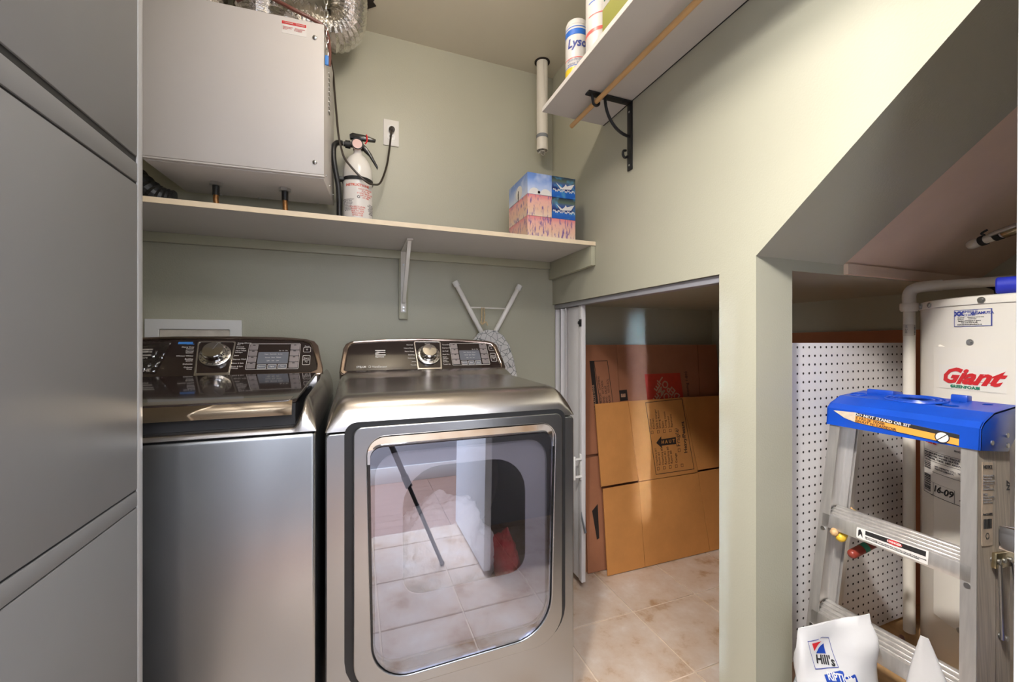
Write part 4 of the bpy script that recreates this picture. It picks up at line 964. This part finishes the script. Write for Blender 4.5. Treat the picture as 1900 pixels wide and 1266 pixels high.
B().box(px0, px0 + .02, yP + .010, yP + .03, .2355, pz0 + nz * st).box(px0 + nx * st - .02, px0 + nx * st, yP + .010, yP + .03, .2355, pz0 + nz * st).obj('batten', 'wood', t)

# water heater
HX, HY, HR = 1.75, .502, .25
t = thing('water_heater', 'white cylindrical electric water heater behind the ladder', 'water heater', (HX, HY, .2355))
MH = Matrix.Translation((HX, HY, 0))
B().lathe([(HR - .004, .236), (HR, .245), (HR, 1.268)], MH, 64).obj('tank_jacket', 'heater', t)
B().lathe([(HR + .003, 1.266), (HR + .0035, 1.281), (HR + .001, 1.286), (HR - .012, 1.289), (.02, 1.291)], MH, 64).obj('top_cap', 'heater', t)
def hw(b): return wrapcyl(b, HX, HY, HR, 0.0).xf(lambda c: c)
def aw(deg): return R(deg) * HR
def hplate(name, m, d0, d1, z0, z1, par, out=.0008, n=16):
    # label patch: x runs from angle d0 (left as seen) to d1
    b = B().grid(lambda u, v: Vector((aw(d0 + (d1 - d0) * u), z0 + (z1 - z0) * v, out)), n, 2)
    return hw(b).obj(name, m, par)
def htext(body, size, m, deg, z, par, out=.0014, shear=0, name='lettering', rot=0, **k):
    me = text_mesh(body, size, shear=shear, **k)
    b = B().mesh_own(me, Matrix.Translation((aw(deg), z, out)) @ Matrix.Rotation(rot, 4, 'Z'))
    return hw(b).obj(name, m, par)
# access covers (bent rounded plates)
def cover(d0, d1, z0, z1, par):
    P = rr(aw(d0), aw(d1), z0, z1, .02, 8)
    b = B()
    def ring(zz, ins):
        return rr(aw(d0) + ins, aw(d1) - ins, z0 + ins, z1 - ins, .02 - ins * .3, 8)
    n = 30
    b.grid(lambda u, v: Vector((aw(d0) + .006 + (aw(d1) - aw(d0) - .012) * u, z0 + .006 + (z1 - z0 - .012) * v, .006)), n, 2)
    A = ring(0, 0); Bq = ring(0, .006)
    bb = bmesh.new()
    va = [bb.verts.new((p[0], p[1], .0003)) for p in A]; vb = [bb.verts.new((p[0], p[1], .0062)) for p in Bq]
    for i in range(len(va)): bb.faces.new((va[i], va[(i + 1) % len(va)], vb[(i + 1) % len(va)], vb[i]))
    b.add(bb)
    return hw(b).obj('access_cover', 'heater', par, ang=25)
cov = cover(142, 212, .385, 1.160, t)
pl = hplate('maker_plate', 'heater_label', 156.3, 175.2, 1.208, 1.2535, t)
b = B()
for x0, x1, z0, z1 in ((156.5, 175, 1.2515, 1.253), (156.5, 175, 1.2085, 1.210), (156.5, 156.9, 1.2085, 1.253), (174.4, 175, 1.2085, 1.253)):
    b.grid(lambda u, v: Vector((aw(x0 + (x1 - x0) * u), z0 + (z1 - z0) * v, .0013)), 8, 2)
hw(b).obj('plate_border', 'bluei', pl)
htext('PLOMBERIE\nET CHAUF', .0085, 'bluei', 159.0, 1.2425, pl)
htext('XX', .015, 'bluei', 156.9, 1.2425, pl, bold=.0012)
htext('CAMUTA', .0085, 'bluei', 167.5, 1.2425, pl, bold=.0004); htext('o', .013, 'bluei', 165.6, 1.243, pl, bold=.001)
htext('Plomberie      Resources et service\nMontreal         residentiel', .0040, 'inkgrey', 158.5, 1.2305, pl)
htext('Service 24 heures 7 jours\nTel. 514-555-0100\nwww.services-plomberie.ca', .0048, 'ink', 164.5, 1.2185, pl, align='CENTER')
gl_ = hplate('logo_label', 'heater_label', 148.0, 181.0, 1.040, 1.105, t, .0072)
htext('Giant', .056, 'red', 149.6, 1.0745, gl_, .0082, .5, bold=.0022, sx=1.0, name='logo')
b = B(); b.mesh_own(plate_mesh([(aw(155.0), 1.056), (aw(176.5), 1.0625), (aw(177.5), 1.0655), (aw(170), 1.0635), (aw(155.3), 1.0585)], (), .0003), Matrix.Translation((0, 0, .0085))); hw(b).obj('logo_swoosh', 'red', gl_)
htext('GREENFOAM', .011, 'greeni', 163.2, 1.0475, gl_, .0082, align='CENTER', bold=.0003)
b = B()
for sx_, d_ in ((1, 155.8), (-1, 170.6)): b.mesh_own(plate_mesh([(aw(d_) - .006 * sx_ * 0, 1.0475), (aw(d_) + .005 * sx_, 1.0525), (aw(d_) + .005 * sx_, 1.0425)], (), .0003), Matrix.Translation((0, 0, .0085)))
hw(b).obj('leaf', 'greeni', gl_)
dl = hplate('rating_label', 'heater_label', 134.0, 166, .728, .895, t, .0072)
b = B()
for x0, x1, z0, z1 in ((134, 166, .8935, .895), (134, 166, .728, .7295), (134, 134.4, .728, .895), (135, 166, .853, .854), (136, 166, .825, .826), (143, 166, .795, .796), (134, 158, .765, .7655), (143.6, 143.9, .73, .765), (158, 158.3, .73, .765)):
    b.grid(lambda u, v: Vector((aw(x0 + (x1 - x0) * u), z0 + (z1 - z0) * v, .0078)), 8, 2)
hw(b).obj('ruled_lines', 'ink', dl)
htext('Giant', .022, 'red', 134.8, .882, dl, .008, .25, bold=.001)
htext('CHAUFFE-EAU ELECTRIQUE\nELECTRIC WATER HEATER\nMODEL 152ETE  240V 3000W', .0075, 'ink', 140, .840, dl, .008)
htext('NET CAPACITY 172 L  TEST 300 PSI\nMADE IN CANADA', .0065, 'inkgrey', 145, .810, dl, .008)
htext('MODELE', .007, 'ink', 158, .872, dl, .008)
htext('16-09  2020', .026, 'ink', 143.5, .750, dl, .0082, bold=.0004, shear=.25)
b = B(); random.seed(3)
for z0 in (.735, .80):
    zz = z0
    while zz < z0 + .05:
        hgt = random.choice((.001, .002, .003)); b.grid(lambda u, v: Vector((aw(135 + 6.5 * u), zz + hgt * v, .008)), 4, 2); zz += hgt + random.choice((.001, .002))
hw(b).obj('barcode', 'ink', dl)
for d_, z_, o_ in ((127.0, 1.2745, .0035), (170.7, 1.2755, .0035), (165, 1.167, .0002), (161, .395, .006), (138.5, 1.2745, .0035)):
    c = Vector((HX + (HR + o_) * math.cos(R(d_)), HY + (HR + o_) * math.sin(R(d_)), z_)); n_ = Vector((math.cos(R(d_)), math.sin(R(d_)), 0))
    B().cyl(c, c + n_ * .002, .008, seg=12).cyl(c + n_ * .002, c + n_ * .0045, .0045, seg=6).obj('screw', 'zinc', t)
# relief pipe beside the heater
t = thing('relief_pipe', 'white plastic relief pipe with elbow beside the water heater', 'pipe', (1.62, .737, .25))
qx, qy = 1.615, .742
P = [Vector((qx, qy, .262)), Vector((qx, qy, 1.315))]
B().cyl(P[0], P[1], .0145, seg=20).obj('riser', 'pvc', t)
B().tube([(qx, qy, 1.285), (qx, qy, 1.315), (qx + .004, qy - .008, 1.331), (qx + .014, qy - .028, 1.337), (qx + .03, qy - .065, 1.338)], .0165, 14, 6).obj('elbow', 'pvc', t)
B().cyl((qx + .02, qy - .042, 1.3375), (1.80, .33, 1.3385), .0143, seg=18).obj('run', 'pvc', t)
B().lathe([(.019, 1.262), (.0225, 1.268), (.0225, 1.286), (.021, 1.288)], Matrix.Translation((qx, qy, 0)), 20).obj('coupling', 'pvc', t)
o = wrapcyl(wrap_rect(-.020, .020, 1.185, 1.222, .0006, 12), qx, qy, .0145, math.atan2(-qy, -qx)).obj('pipe_sticker', 'insul', t)
b = B(); b.mesh_own(text_mesh('PVC 3/4', .007), Matrix.Translation((-.006, 1.195, .001)) @ Matrix.Rotation(R(90), 4, 'Z')); wrapcyl(b, qx, qy, .0145, math.atan2(-qy, -qx)).obj('lettering', 'inkgrey', o)
b = B()
for k in range(7): b.grid(lambda u, v: Vector((-.013 + .0045 * u, 1.190 + k * .0042 + .0022 * v, .001)), 3, 2)
b.xf(lambda c: Vector((c.x + .024, c.y, c.z))); wrapcyl(b, qx, qy, .0145, math.atan2(-qy, -qx)).obj('barcode', 'ink', o)
B().tube([(1.74, .60, 1.288), (1.74, .60, 1.32), (1.73, .62, 1.335)], .006, 8, 4).obj('valve_stem', 'iron', t)
# blue foam sleeve on top
t = thing('foam_sleeve', 'bright blue foam pipe sleeve lying on top of the water heater', 'foam sleeve', (1.60, .42, 1.31))
a = Vector((1.540, .532, 1.3125)); c = Vector((1.60, .33, 1.3125)); d = (c - a).normalized(); q = Vector((0, 0, 1)).rotation_difference(d).to_matrix().to_4x4()
B().lathe([(.0125, .003), (.018, 0), (.021, .003), (.021, .19), (.0125, .19), (.0125, .003)], Matrix.Translation(a) @ q, 24, cap=False).obj('sleeve', 'bluefoam', t)
# wand with white cap and black bands clipped under the soffit
t = thing('pipe_valve', 'white capped pipe with black bands fixed under the pink soffit', 'pipe', (1.5, .5, 1.55))
a = Vector((1.677, .634, 1.449)); c = Vector((1.645, .538, 1.468)); d = (c - a).normalized(); q = Vector((0, 0, 1)).rotation_difference(d).to_matrix().to_4x4(); Lw = (c - a).length
Mw = Matrix.Translation(a) @ q
B().lathe([(.003, -.004), (.011, .002), (.0135, .010), (.0135, .022), (.011, .026)], Mw, 18).obj('end_cap', 'pvc', t)
B().lathe([(.0115, .024), (.0115, .30)], Mw, 16).obj('pipe', 'pvc', t)
for z0, z1 in ((.032, .043), (.066, .080)): B().lathe([(.0145, z0), (.0145, z1)], Mw, 16).obj('clamp_band', 'black', t)
B().lathe([(.0145, .086), (.0155, .09), (.0155, .128), (.0145, .132)], Mw, 10).obj('brass_body', 'brass', t)
B().tube([Mw @ Vector((0, .014, .045)), Mw @ Vector((-.012, .02, .05)), Mw @ Vector((-.006, .024, .062))], .003, 6, 5).obj('lever', 'iron', t)
b = B().lathe([(.006, .07), (.006, .13)], Mw @ Matrix.Translation((-.019, .008, 0)), 10).obj('tube', 'zinc', t)

# ladder (folded, leaning), local: x width to the right, y depth, z up
LR = Matrix.Rotation(R(-90), 4, 'Z') @ Matrix.Rotation(R(-6.6), 4, 'X')
t = thing('step_ladder', 'folded aluminium step ladder with blue plastic top under the stairs', 'ladder', (1.116, .592, .014), LR.to_euler())
LO = dict(local=True)
def railx(z): return .139 + (.175 - .139) * (.93 - z) / .93
for sgn in (-1, 1):
    def rail(b, y0_, y1_, in0, in1, z0=0.0, z1=.965):
        P = [(sgn * (railx(z0) - in0), y0_, z0), (sgn * (railx(z0) - in1), y0_, z0), (sgn * (railx(z0) - in1), y1_, z0), (sgn * (railx(z0) - in0), y1_, z0)]
        Q = [(sgn * (railx(z1) - in0), y0_, z1), (sgn * (railx(z1) - in1), y0_, z1), (sgn * (railx(z1) - in1), y1_, z1), (sgn * (railx(z1) - in0), y1_, z1)]
        bb = bmesh.new(); a_ = [bb.verts.new(p) for p in P]; c_ = [bb.verts.new(p) for p in Q]
        bb.faces.new(a_); bb.faces.new(c_[::-1])
        for i in range(4): bb.faces.new((a_[i], c_[i], c_[(i + 1) % 4], a_[(i + 1) % 4]))
        bmesh.ops.recalc_face_normals(bb, faces=bb.faces[:]); b.add(bb)
    b = B(); rail(b, 0, .003, -.004, .021); b.obj('front_rail', 'alu', t, **LO)
    b = B(); rail(b, .003, .078, -.004, -.001); rail(b, .075, .078, -.001, .018); b.obj('rail_web', 'alubrown' if sgn > 0 else 'alu', t, **LO)
    b = B(); rail(b, .082, .085, -.003, .022, .03, .965); rail(b, .085, .142, -.003, 0, .03, .965); b.obj('rear_rail', 'alubrown' if sgn > 0 else 'alu', t, **LO)
    b = B().box(sgn * railx(0) - .03, sgn * railx(0) + .03, -.006, .085, -.012, .004, .003); b.obj('foot', 'black', t, **LO)
for k, z in enumerate((.157, .425, .690)):
    w_ = railx(z) - .003
    b = B(); RS = Matrix.Translation((0, 0, z)) @ Matrix.Rotation(R(14), 4, 'X') @ Matrix.Translation((0, 0, -z))
    b.box(-w_, w_, .004, .074, z - .004, z, .0005, 2, RS)
    b.box(-w_, w_, .000, .004, z - .034, z + .001, .001)
    for j in range(4): b.box(-w_, w_, .009 + j * .0165, .0165 + j * .0165, z - .001, z + .0030, .001, 1, RS)
    b.box(-w_, w_, .071, .074, z - .02, z, 0, 2, RS)
    b.obj('step', 'alu', t, **LO)
    for sgn in (-1, 1): B().cyl((sgn * (railx(z) - .008), -.002, z - .04), (sgn * (railx(z) - .008), .001, z - .04), .0055, seg=12).obj('rivet', 'zinc', t, **LO)
# top cap: profile in (y, z)
cz = .932
prof = [(-.004, cz), (-.006, cz + .046), (.006, cz + .060), (.045, cz + .082), (.150, cz + .104), (.170, cz + .080), (.166, cz + .055), (.115, cz)]
XW = .149
cap = B()
for sgn in (-1, 1): cap.prism([(sgn * XW, y, z) for y, z in prof], (-sgn * .004, 0, 0), .0008)
for (ya, za), (yb_, zb_) in list(zip(prof[:-1], prof[1:]))[:-1]:
    if (ya, yb_) == (.045, .150): continue
    d_ = Vector((0, yb_ - ya, zb_ - za)).normalized(); n_ = Vector((0, d_.z, -d_.y)) * .004
    cap.prism([(-XW, ya, za), (XW, ya, za), (XW, yb_, zb_), (-XW, yb_, zb_)], n_)
d_ = Vector((0, .105, .022)).normalized(); n_ = Vector((0, -d_.z, d_.y))
MT = Matrix(((1, 0, 0, 0), (0, d_.y, n_.y, .045), (0, d_.z, n_.z, cz + .082), (0, 0, 0, 1)))
LT = .1073
cap.plate([(-XW, 0), (XW, 0), (XW, LT), (-XW, LT)], [circ(-.005, .050, .030, 28), rp([(.045, .012, .012), (.085, .012, .012), (.085, .036, .012), (.045, .036, .012)]), circ(-.075, .075, .008, 14), circ(.110, .082, .009, 14), circ(.068, .082, .006, 12)], .004, 0, MT)
for r0 in (.034, .046, .058):
    cap.tube([MT @ Vector((-.005 + r0 * math.cos(a * PI / 16), .050 + r0 * .80 * math.sin(a * PI / 16), .001)) for a in range(33)], .0034, 6, 0)
cap.tube([MT @ Vector((-.125 + .018 * math.cos(a * PI / 10), .04 + .018 * math.sin(a * PI / 10), .001)) for a in range(21)], .002, 6, 0)
cap.box(-.122, -.060, .112, .160, cz + .092, cz + .110, .004)
cap.box(.045, .075, .128, .152, cz + .095, cz + .116, .003)
cap.tube([MT @ Vector((-.005 + .030 * math.cos(a * PI / 12), .050 + .030 * math.sin(a * PI / 12), -.008)) for a in range(25)], .003, 6, 0)
cp_ = cap.obj('top_cap', 'blue', t, local=True, ang=30)
for y_, z_ in ((.040, cz + .018), (.108, cz + .014), (.104, cz + .036), (.152, cz + .050)):
    B().cyl((XW, y_, z_), (XW + .0022, y_, z_), .0052, seg=14).obj('rivet', 'zinc', cp_, **LO)
# stickers on the cap front
FC = Matrix.Translation((0, -.0064, 0)) @ FY
s1 = B().plate([(-.080, cz + .0425), (.117, cz + .0265), (.117, cz + .0030), (-.080, cz + .0175)], [], .0006, 0, FC).obj('warning_sticker', 'orange', cp_, **LO)
def cap_line(x, lo): 
    return 0
B().plate([(-.080, cz + .0425), (.117, cz + .0265), (.117, cz + .0175), (.085, cz + .0200), (-.080, cz + .0338)], [], .0006, 0, FC @ Matrix.Translation((0, 0, .0004))).obj('black_band', 'ink', s1, **LO)
tilt = math.atan2(-.016, .197)
text('lettering', 'DO NOT STAND OR SIT', .0098, 'canwhite', FC @ Matrix.Translation((-.081, cz + .0380, 0)) @ Matrix.Rotation(tilt, 4, 'Z'), s1, 0, 0, local=True, z=.0008, bold=.0002, sx=1.08)
text('lettering', 'E PAS SE TENIR\nEBOUT NI S\'ASSEOIR', .0086, 'ink', FC @ Matrix.Translation((-.0785, cz + .0252, 0)) @ Matrix.Rotation(tilt, 4, 'Z'), s1, 0, 0, local=True, z=.0008, bold=.0001, lgap=.86, sx=1.1)
B().plate(circ(.090, cz + .0150, .0115, 24), [], .0004, 0, FC @ Matrix.Translation((0, 0, .0008))).obj('symbol_disc', 'canwhite', s1, **LO)
b = B().plate(circ(.090, cz + .0150, .0125, 24), [circ(.090, cz + .0150, .0108, 24)], .0004, 0, FC @ Matrix.Translation((0, 0, .0010)))
b.plate([(.0815, cz + .008), (.0825, cz + .0065), (.0985, cz + .022), (.0975, cz + .0235)], [], .0004, 0, FC @ Matrix.Translation((0, 0, .0010))); b.obj('symbol_ring', 'ink', s1, **LO)
B().plate([(-.133, cz + .040), (-.080, cz + .0425), (-.080, cz + .0175), (-.105, cz + .024)], [], .0006, 0, FC).obj('torn_sticker', 'stickertorn', cp_, **LO)
# danger sticker on the upper step
FS = Matrix.Translation((0, -.0006, 0)) @ FY
zt = .690
s2 = B().plate([(-.062, zt - .004), (.077, zt + .001), (.077, zt - .030), (-.062, zt - .030)], [], .0006, 0, FS).obj('danger_sticker', 'canwhite', t, **LO)
B().plate([(-.043, zt - .006), (.073, zt - .002), (.073, zt - .0135), (-.043, zt - .016)], [], .0005, 0, FS @ Matrix.Translation((0, 0, .0004))).obj('black_band', 'ink', s2, **LO)
B().plate(circ(.016, zt - .0095, .0150, 20, .0055), [], .0005, 0, FS @ Matrix.Translation((0, 0, .0008))).obj('red_oval', 'red', s2, **LO)
text('lettering', 'DANGER', .0068, 'canwhite', FS, s2, .016, zt - .0095, local=True, z=.0011, align='CENTER', bold=.0002)
text('lettering', 'DO NOT STAND ON OR ABOVE THIS STEP YOU CAN LOSE YOUR BALANCE\nNE PAS MONTER AU-DESSUS DE CETTE MARCHE PERTE D\'EQUILIBRE', .0034, 'ink', FS, s2, -.0425, zt - .0225, local=True, z=.0006, sx=1.0)
B().plate([(-.058, zt - .010), (-.054, zt - .007), (-.050, zt - .014), (-.048, zt - .026), (-.053, zt - .018), (-.058, zt - .026)], [], .0004, 0, FS @ Matrix.Translation((0, 0, .0004))).obj('climber_icon', 'ink', s2, **LO)
# notice label on the outside of the right rail (plane facing +x)
MX = Matrix(((0, 0, 1, 0), (1, 0, 0, 0), (0, 1, 0, 0), (0, 0, 0, 1)))
ang_ = math.atan2(.175 - .139, .93)
NL = Matrix.Translation((railx(.0) + .0044, 0, 0)) @ Matrix.Rotation(-ang_, 4, 'Y') @ MX
s3 = B().plate(rr(.018, .062, .735, .908, .001), [], .0005, 0, NL @ Matrix.Translation((0, 0, .0006))).obj('notice_label', 'kraftpale' if False else 'stickertorn', t, **LO)
text('lettering', 'NOTICE', .010, 'ink', NL, s3, .040, .898, local=True, z=.0010, align='CENTER', bold=.0002)
text('lettering', 'READ ALL LABELS\nMax load 225 lb\nUse on level ground\nDo not overreach\nFace ladder\nInspect before use\n\nDETAIL\nKeep dry and clean\nNever use as a\nscaffold or ramp', .0058, 'inkgrey', NL, s3, .021, .852, local=True, z=.0010, lgap=.95)
text('lettering', 'Aussi LA SUITE', .0060, 'ink', NL, s3, .021, .800, local=True, z=.0010)
b = B(); zz = .024
while zz < .056:
    ww = random.choice((.0006, .0012, .0018)); b.plate([(zz, .770), (zz + ww, .770), (zz + ww, .790), (zz, .790)], [], .0003, 0, NL @ Matrix.Translation((0, 0, .0010))); zz += ww + random.choice((.0007, .0012))
b.obj('barcode', 'ink', s3, **LO)
B().plate(circ(.040, .755, .0075, 6), [circ(.040, .755, .0058, 6)], .0004, 0, NL @ Matrix.Translation((0, 0, .0010))).obj('emblem', 'ink', s3, **LO)
text('lettering', 'N7', .016, 'ink', NL, t, .128, .848, local=True, z=.0012, rot=R(90), bold=.001)
# spreaders
sp_ = B()
xo = railx(.70) + .006
sp_.box(xo, xo + .008, .052, .128, .690, .722, .002)
sp_.obj('spreader_bracket', 'brass', t, **LO)
for (y0_, z0_), (y1_, z1_) in (((.061, .700), (.083, .545)), ((.118, .700), (.160, .585))):
    B().cyl((xo + .010, y0_, z0_), (railx(z1_) + .012, y1_, z1_), .0034, seg=10).obj('spreader_rod', 'zinc', t, **LO)
for y_, z_ in ((.060, .706), (.083, .706), (.110, .706), (.092, .548)): B().cyl((railx(z_) + .004, y_, z_), (railx(z_) + .017, y_, z_), .0052, seg=12).obj('rivet', 'zinc', t, **LO)

# handles behind the ladder
def stick(name, a, c, r, m, mt, label):
    t = thing(name, label, 'handle', a); a = Vector(a); c = Vector(c); d = (c - a).normalized()
    B().cyl(a, c, r, seg=16).sphere(a, r, (1, 1, 1), 14).obj('shaft', m, t)
    B().cyl(a + d * .03, a + d * .045, r * 1.04, seg=16).obj('grip_ring', mt, t)
stick('tool_handle', (1.2015, .695, .649), (1.30, .722, .690), .012, 'yellow', 'tan', 'yellow rounded tool handle end poking out behind the ladder')
stick('tool_handle', (1.231, .684, .605), (1.365, .655, .655), .0115, 'redhandle', 'greeni', 'red tool handle with green band behind the ladder, lower one')
stick('tool_handle', (1.190, .704, .660), (1.29, .724, .700), .0095, 'tan', 'wood', 'tan wooden handle end behind the left ladder rail')

# food bags
from mathutils.bvhtree import BVHTree
BAGT = {}
def decal(par, b, Mx, name, m, lift=.0012):
    bm = b.bm; bmesh.ops.triangulate(bm, faces=bm.faces[:])
    for _ in range(3):
        L = [e for e in bm.edges if e.calc_length() > .008]
        if L: bmesh.ops.subdivide_edges(bm, edges=L, cuts=1); bmesh.ops.triangulate(bm, faces=bm.faces[:])
    for v in bm.verts:
        q = Mx @ v.co
        hit = BAGT[par.name].ray_cast(Vector((q.x, -.4, q.z)), Vector((0, 1, 0)))
        v.co = Vector((q.x, (hit[0].y if hit[0] else q.y) - lift + v.co.z * -1, q.z))
    return b.obj(name, m, par, local=True)
def bag(name, c, yaw, wt, wb_, dep, hgt, label, topslope, seed, lean=0, shift=(0, 0), wr=1.0):
    t = thing(name, label, 'bag', c, (0, 0, yaw)); SH = shift
    b = bmesh.new(); n = 40; m = 30; V = []
    for j in range(m):
        v = j / (m - 1); row = []
        width = wb_ + (wt - wb_) * (v ** 1.5); dp = dep * (1 - v ** 2.2) * (0.55 + .45 * min(1, v * 8 + .2))
        for i in range(n):
            a = 2 * PI * i / n; ca, sa = math.cos(a), math.sin(a)
            x = width / 2 * math.copysign(abs(ca) ** .6, ca); y = (dp / 2 + .0015) * math.copysign(abs(sa) ** .8, sa)
            q = Vector((x * 14 + seed, v * 5, (1 if sa < 0 else -1) * 2))
            amp = .011 * wr * (v ** .5) * (1 - .7 * (v > .95))
            y += amp * noise.noise(q) * (1 if abs(sa) > .15 else .2) + .004 * noise.noise(q * 2.7) * abs(sa) + .012 * (v > .72) * math.sin((v - .72) * 9) * lean
            z = v * hgt + topslope * x * (v ** 3) * 1.0 + .004 * noise.noise(Vector((x * 30, seed, 0))) * (v > .9)
            row.append(b.verts.new((x + SH[0] * v, y + SH[1] * v, z)))
        V.append(row)
    for j in range(m - 1):
        for i in range(n): b.faces.new((V[j][i], V[j][(i + 1) % n], V[j + 1][(i + 1) % n], V[j + 1][i]))
    b.faces.new(V[0][::-1]); b.faces.new(V[-1])
    so = B().add(b).obj('sack', 'bag', t, local=True, ang=70); BAGT[t.name] = BVHTree.FromPolygons([v.co for v in so.data.vertices], [p.vertices for p in so.data.polygons])
    return t
t = bag('pet_food_bag', (1.008, .570, .0006), R(-25), .160, .215, .12, .508, 'white pet food bag with red and blue logo in front of the ladder', .26, 1.3, 1, (.018, .062), 3.6)
FB = Matrix.Translation((-.022, .018, .432)) @ Matrix.Rotation(R(7), 4, 'Y') @ FY
def flat(pts, holes=()): return B().plate(pts, holes, .0002, 0)
decal(t, flat([(-.030, .030), (-.006, .036), (.006, .042), (.022, .042), (.036, -.010), (-.016, -.022)], [[(-.0288, .029), (-.006, .0348), (.006, .0408), (.0212, .0408), (.0345, -.0092), (-.0152, -.0205)]]), FB, 'logo_outline', 'bluei')
decal(t, flat([(-.020, .027), (.004, .032), (-.006, .024), (-.014, .012)]), FB, 'logo_red', 'red')
decal(t, flat([(-.010, .008), (-.002, .019), (.010, .028), (.014, .008)]), FB, 'logo_blue', 'deepblue')
decal(t, B().mesh_own(text_mesh('Hill\'s', .0215, bold=.0006, t=.0002), Matrix.Translation((-.012, -.003, 0))), FB, 'logo_lettering', 'ink')
decal(t, flat([(.0, -.026), (.036, -.014), (.066, -.014), (.078, -.044), (.004, -.056)]), FB, 'blue_panel', 'deepblue')
decal(t, B().mesh_own(text_mesh('RIPTION\nET', .0155, bold=.0004, t=.0002), Matrix.Translation((.006, -.034, 0)) @ Matrix.Rotation(R(3), 4, 'Z')), FB, 'lettering', 'canwhite', .0016)
t2 = bag('pet_food_bag', (1.055, .400, .0006), R(-55), .012, .24, .10, .578, 'white opened pet food bag with pointed torn top, right of the logo bag', -.3, 5.2, 1, (-.049, .032), 1.6)
FB = Matrix.Translation((-.040, -.020, .485)) @ FY
decal(t2, flat([(-.018, .0), (-.006, .018), (.010, -.004), (-.006, -.022)]), FB, 'grey_print', 'inkgrey')
decal(t2, flat([(.010, .006), (.015, .016), (.018, .0)]), FB, 'orange_print', 'redlight')
decal(t2, B().mesh_own(text_mesh('Metabolic\nweight', .010, t=.0002), Matrix.Translation((-.026, -.022, 0)) @ Matrix.Rotation(R(55), 4, 'Z')), FB, 'lettering', 'redlight')
tag_w = thing('wrapped_bundle', 'clear plastic wrapped bundle on the floor beside the column', 'bundle', (1.074, .690, .0006))
bb = bmesh.new(); bmesh.ops.create_icosphere(bb, subdivisions=4, radius=1)
for v in bb.verts:
    n_ = v.co.normalized(); f_ = 1 + .12 * noise.noise(n_ * 3) + .05 * noise.noise(n_ * 9)
    v.co = Vector((1.074 + n_.x * .042 * f_, .690 + n_.y * .042 * f_, max(.001, .18 + n_.z * .178 * f_)))
B().add(bb).obj('wrapping', 'wrap', tag_w, ang=60)
t = thing('blue_carton', 'dark blue carton with orange stripe, low at the right behind the ladder rail', 'box', (1.22, .33, 0))
B().box(1.165, 1.285, .255, .375, .0006, .500, .002).obj('carton', 'bluei', t)
B().box(1.1645, 1.166, .26, .37, .478, .487).obj('stripe', 'orange', t)
# red hose on the platform
tag(B().tube([(1.46, .70, .243), (1.52, .73, .246), (1.58, .70, .243), (1.55, .66, .243), (1.50, .69, .256), (1.57, .74, .258)], .007, 8, 8).obj('rubber_hose', 'brownhose'), 'brown hose coil lying on the platform beside the relief pipe', 'hose')

# ================================================================== CEILING LAMP and TRIPOD (outside the frame, seen in reflections and shadows)
t = thing('ceiling_lamp', 'two bulb ceiling lamp above the washer and dryer', 'lamp', (.215, 1.0, ZC))
B().box(.08, .35, .94, 1.06, ZC - .035, ZC - .0005, .006).obj('canopy', 'white', t)
for p in LAMP_POS:
    B().cyl((p[0], p[1], p[2] + .035), (p[0], p[1], ZC - .034), .018).obj('lamp_holder', 'white', t)
    B().sphere(p, .036, (1, 1, 1.1), 20).obj('bulb', 'bulb', t)
t = thing('camera_tripod', 'black camera tripod standing in the doorway', 'tripod', (0, 0, 0))
for (x, y) in ((.42, .03), (-.20, -.36), (-.22, .32)):
    a = Vector((x * .06, y * .06, 1.0)); c = Vector((x, y, .012)); d = c - a
    B().cyl(a, a + d * .55, .014).cyl(a + d * .52, a + d * .58, .018).cyl(a + d * .55, c, .010).obj('leg', 'black', t)
    B().sphere(c, .013).obj('rubber_foot', 'rubber', t)
B().cyl((0, 0, .70), (0, 0, 1.04), .014).cyl((0, 0, .98), (0, 0, 1.03), .035).obj('column', 'black', t)
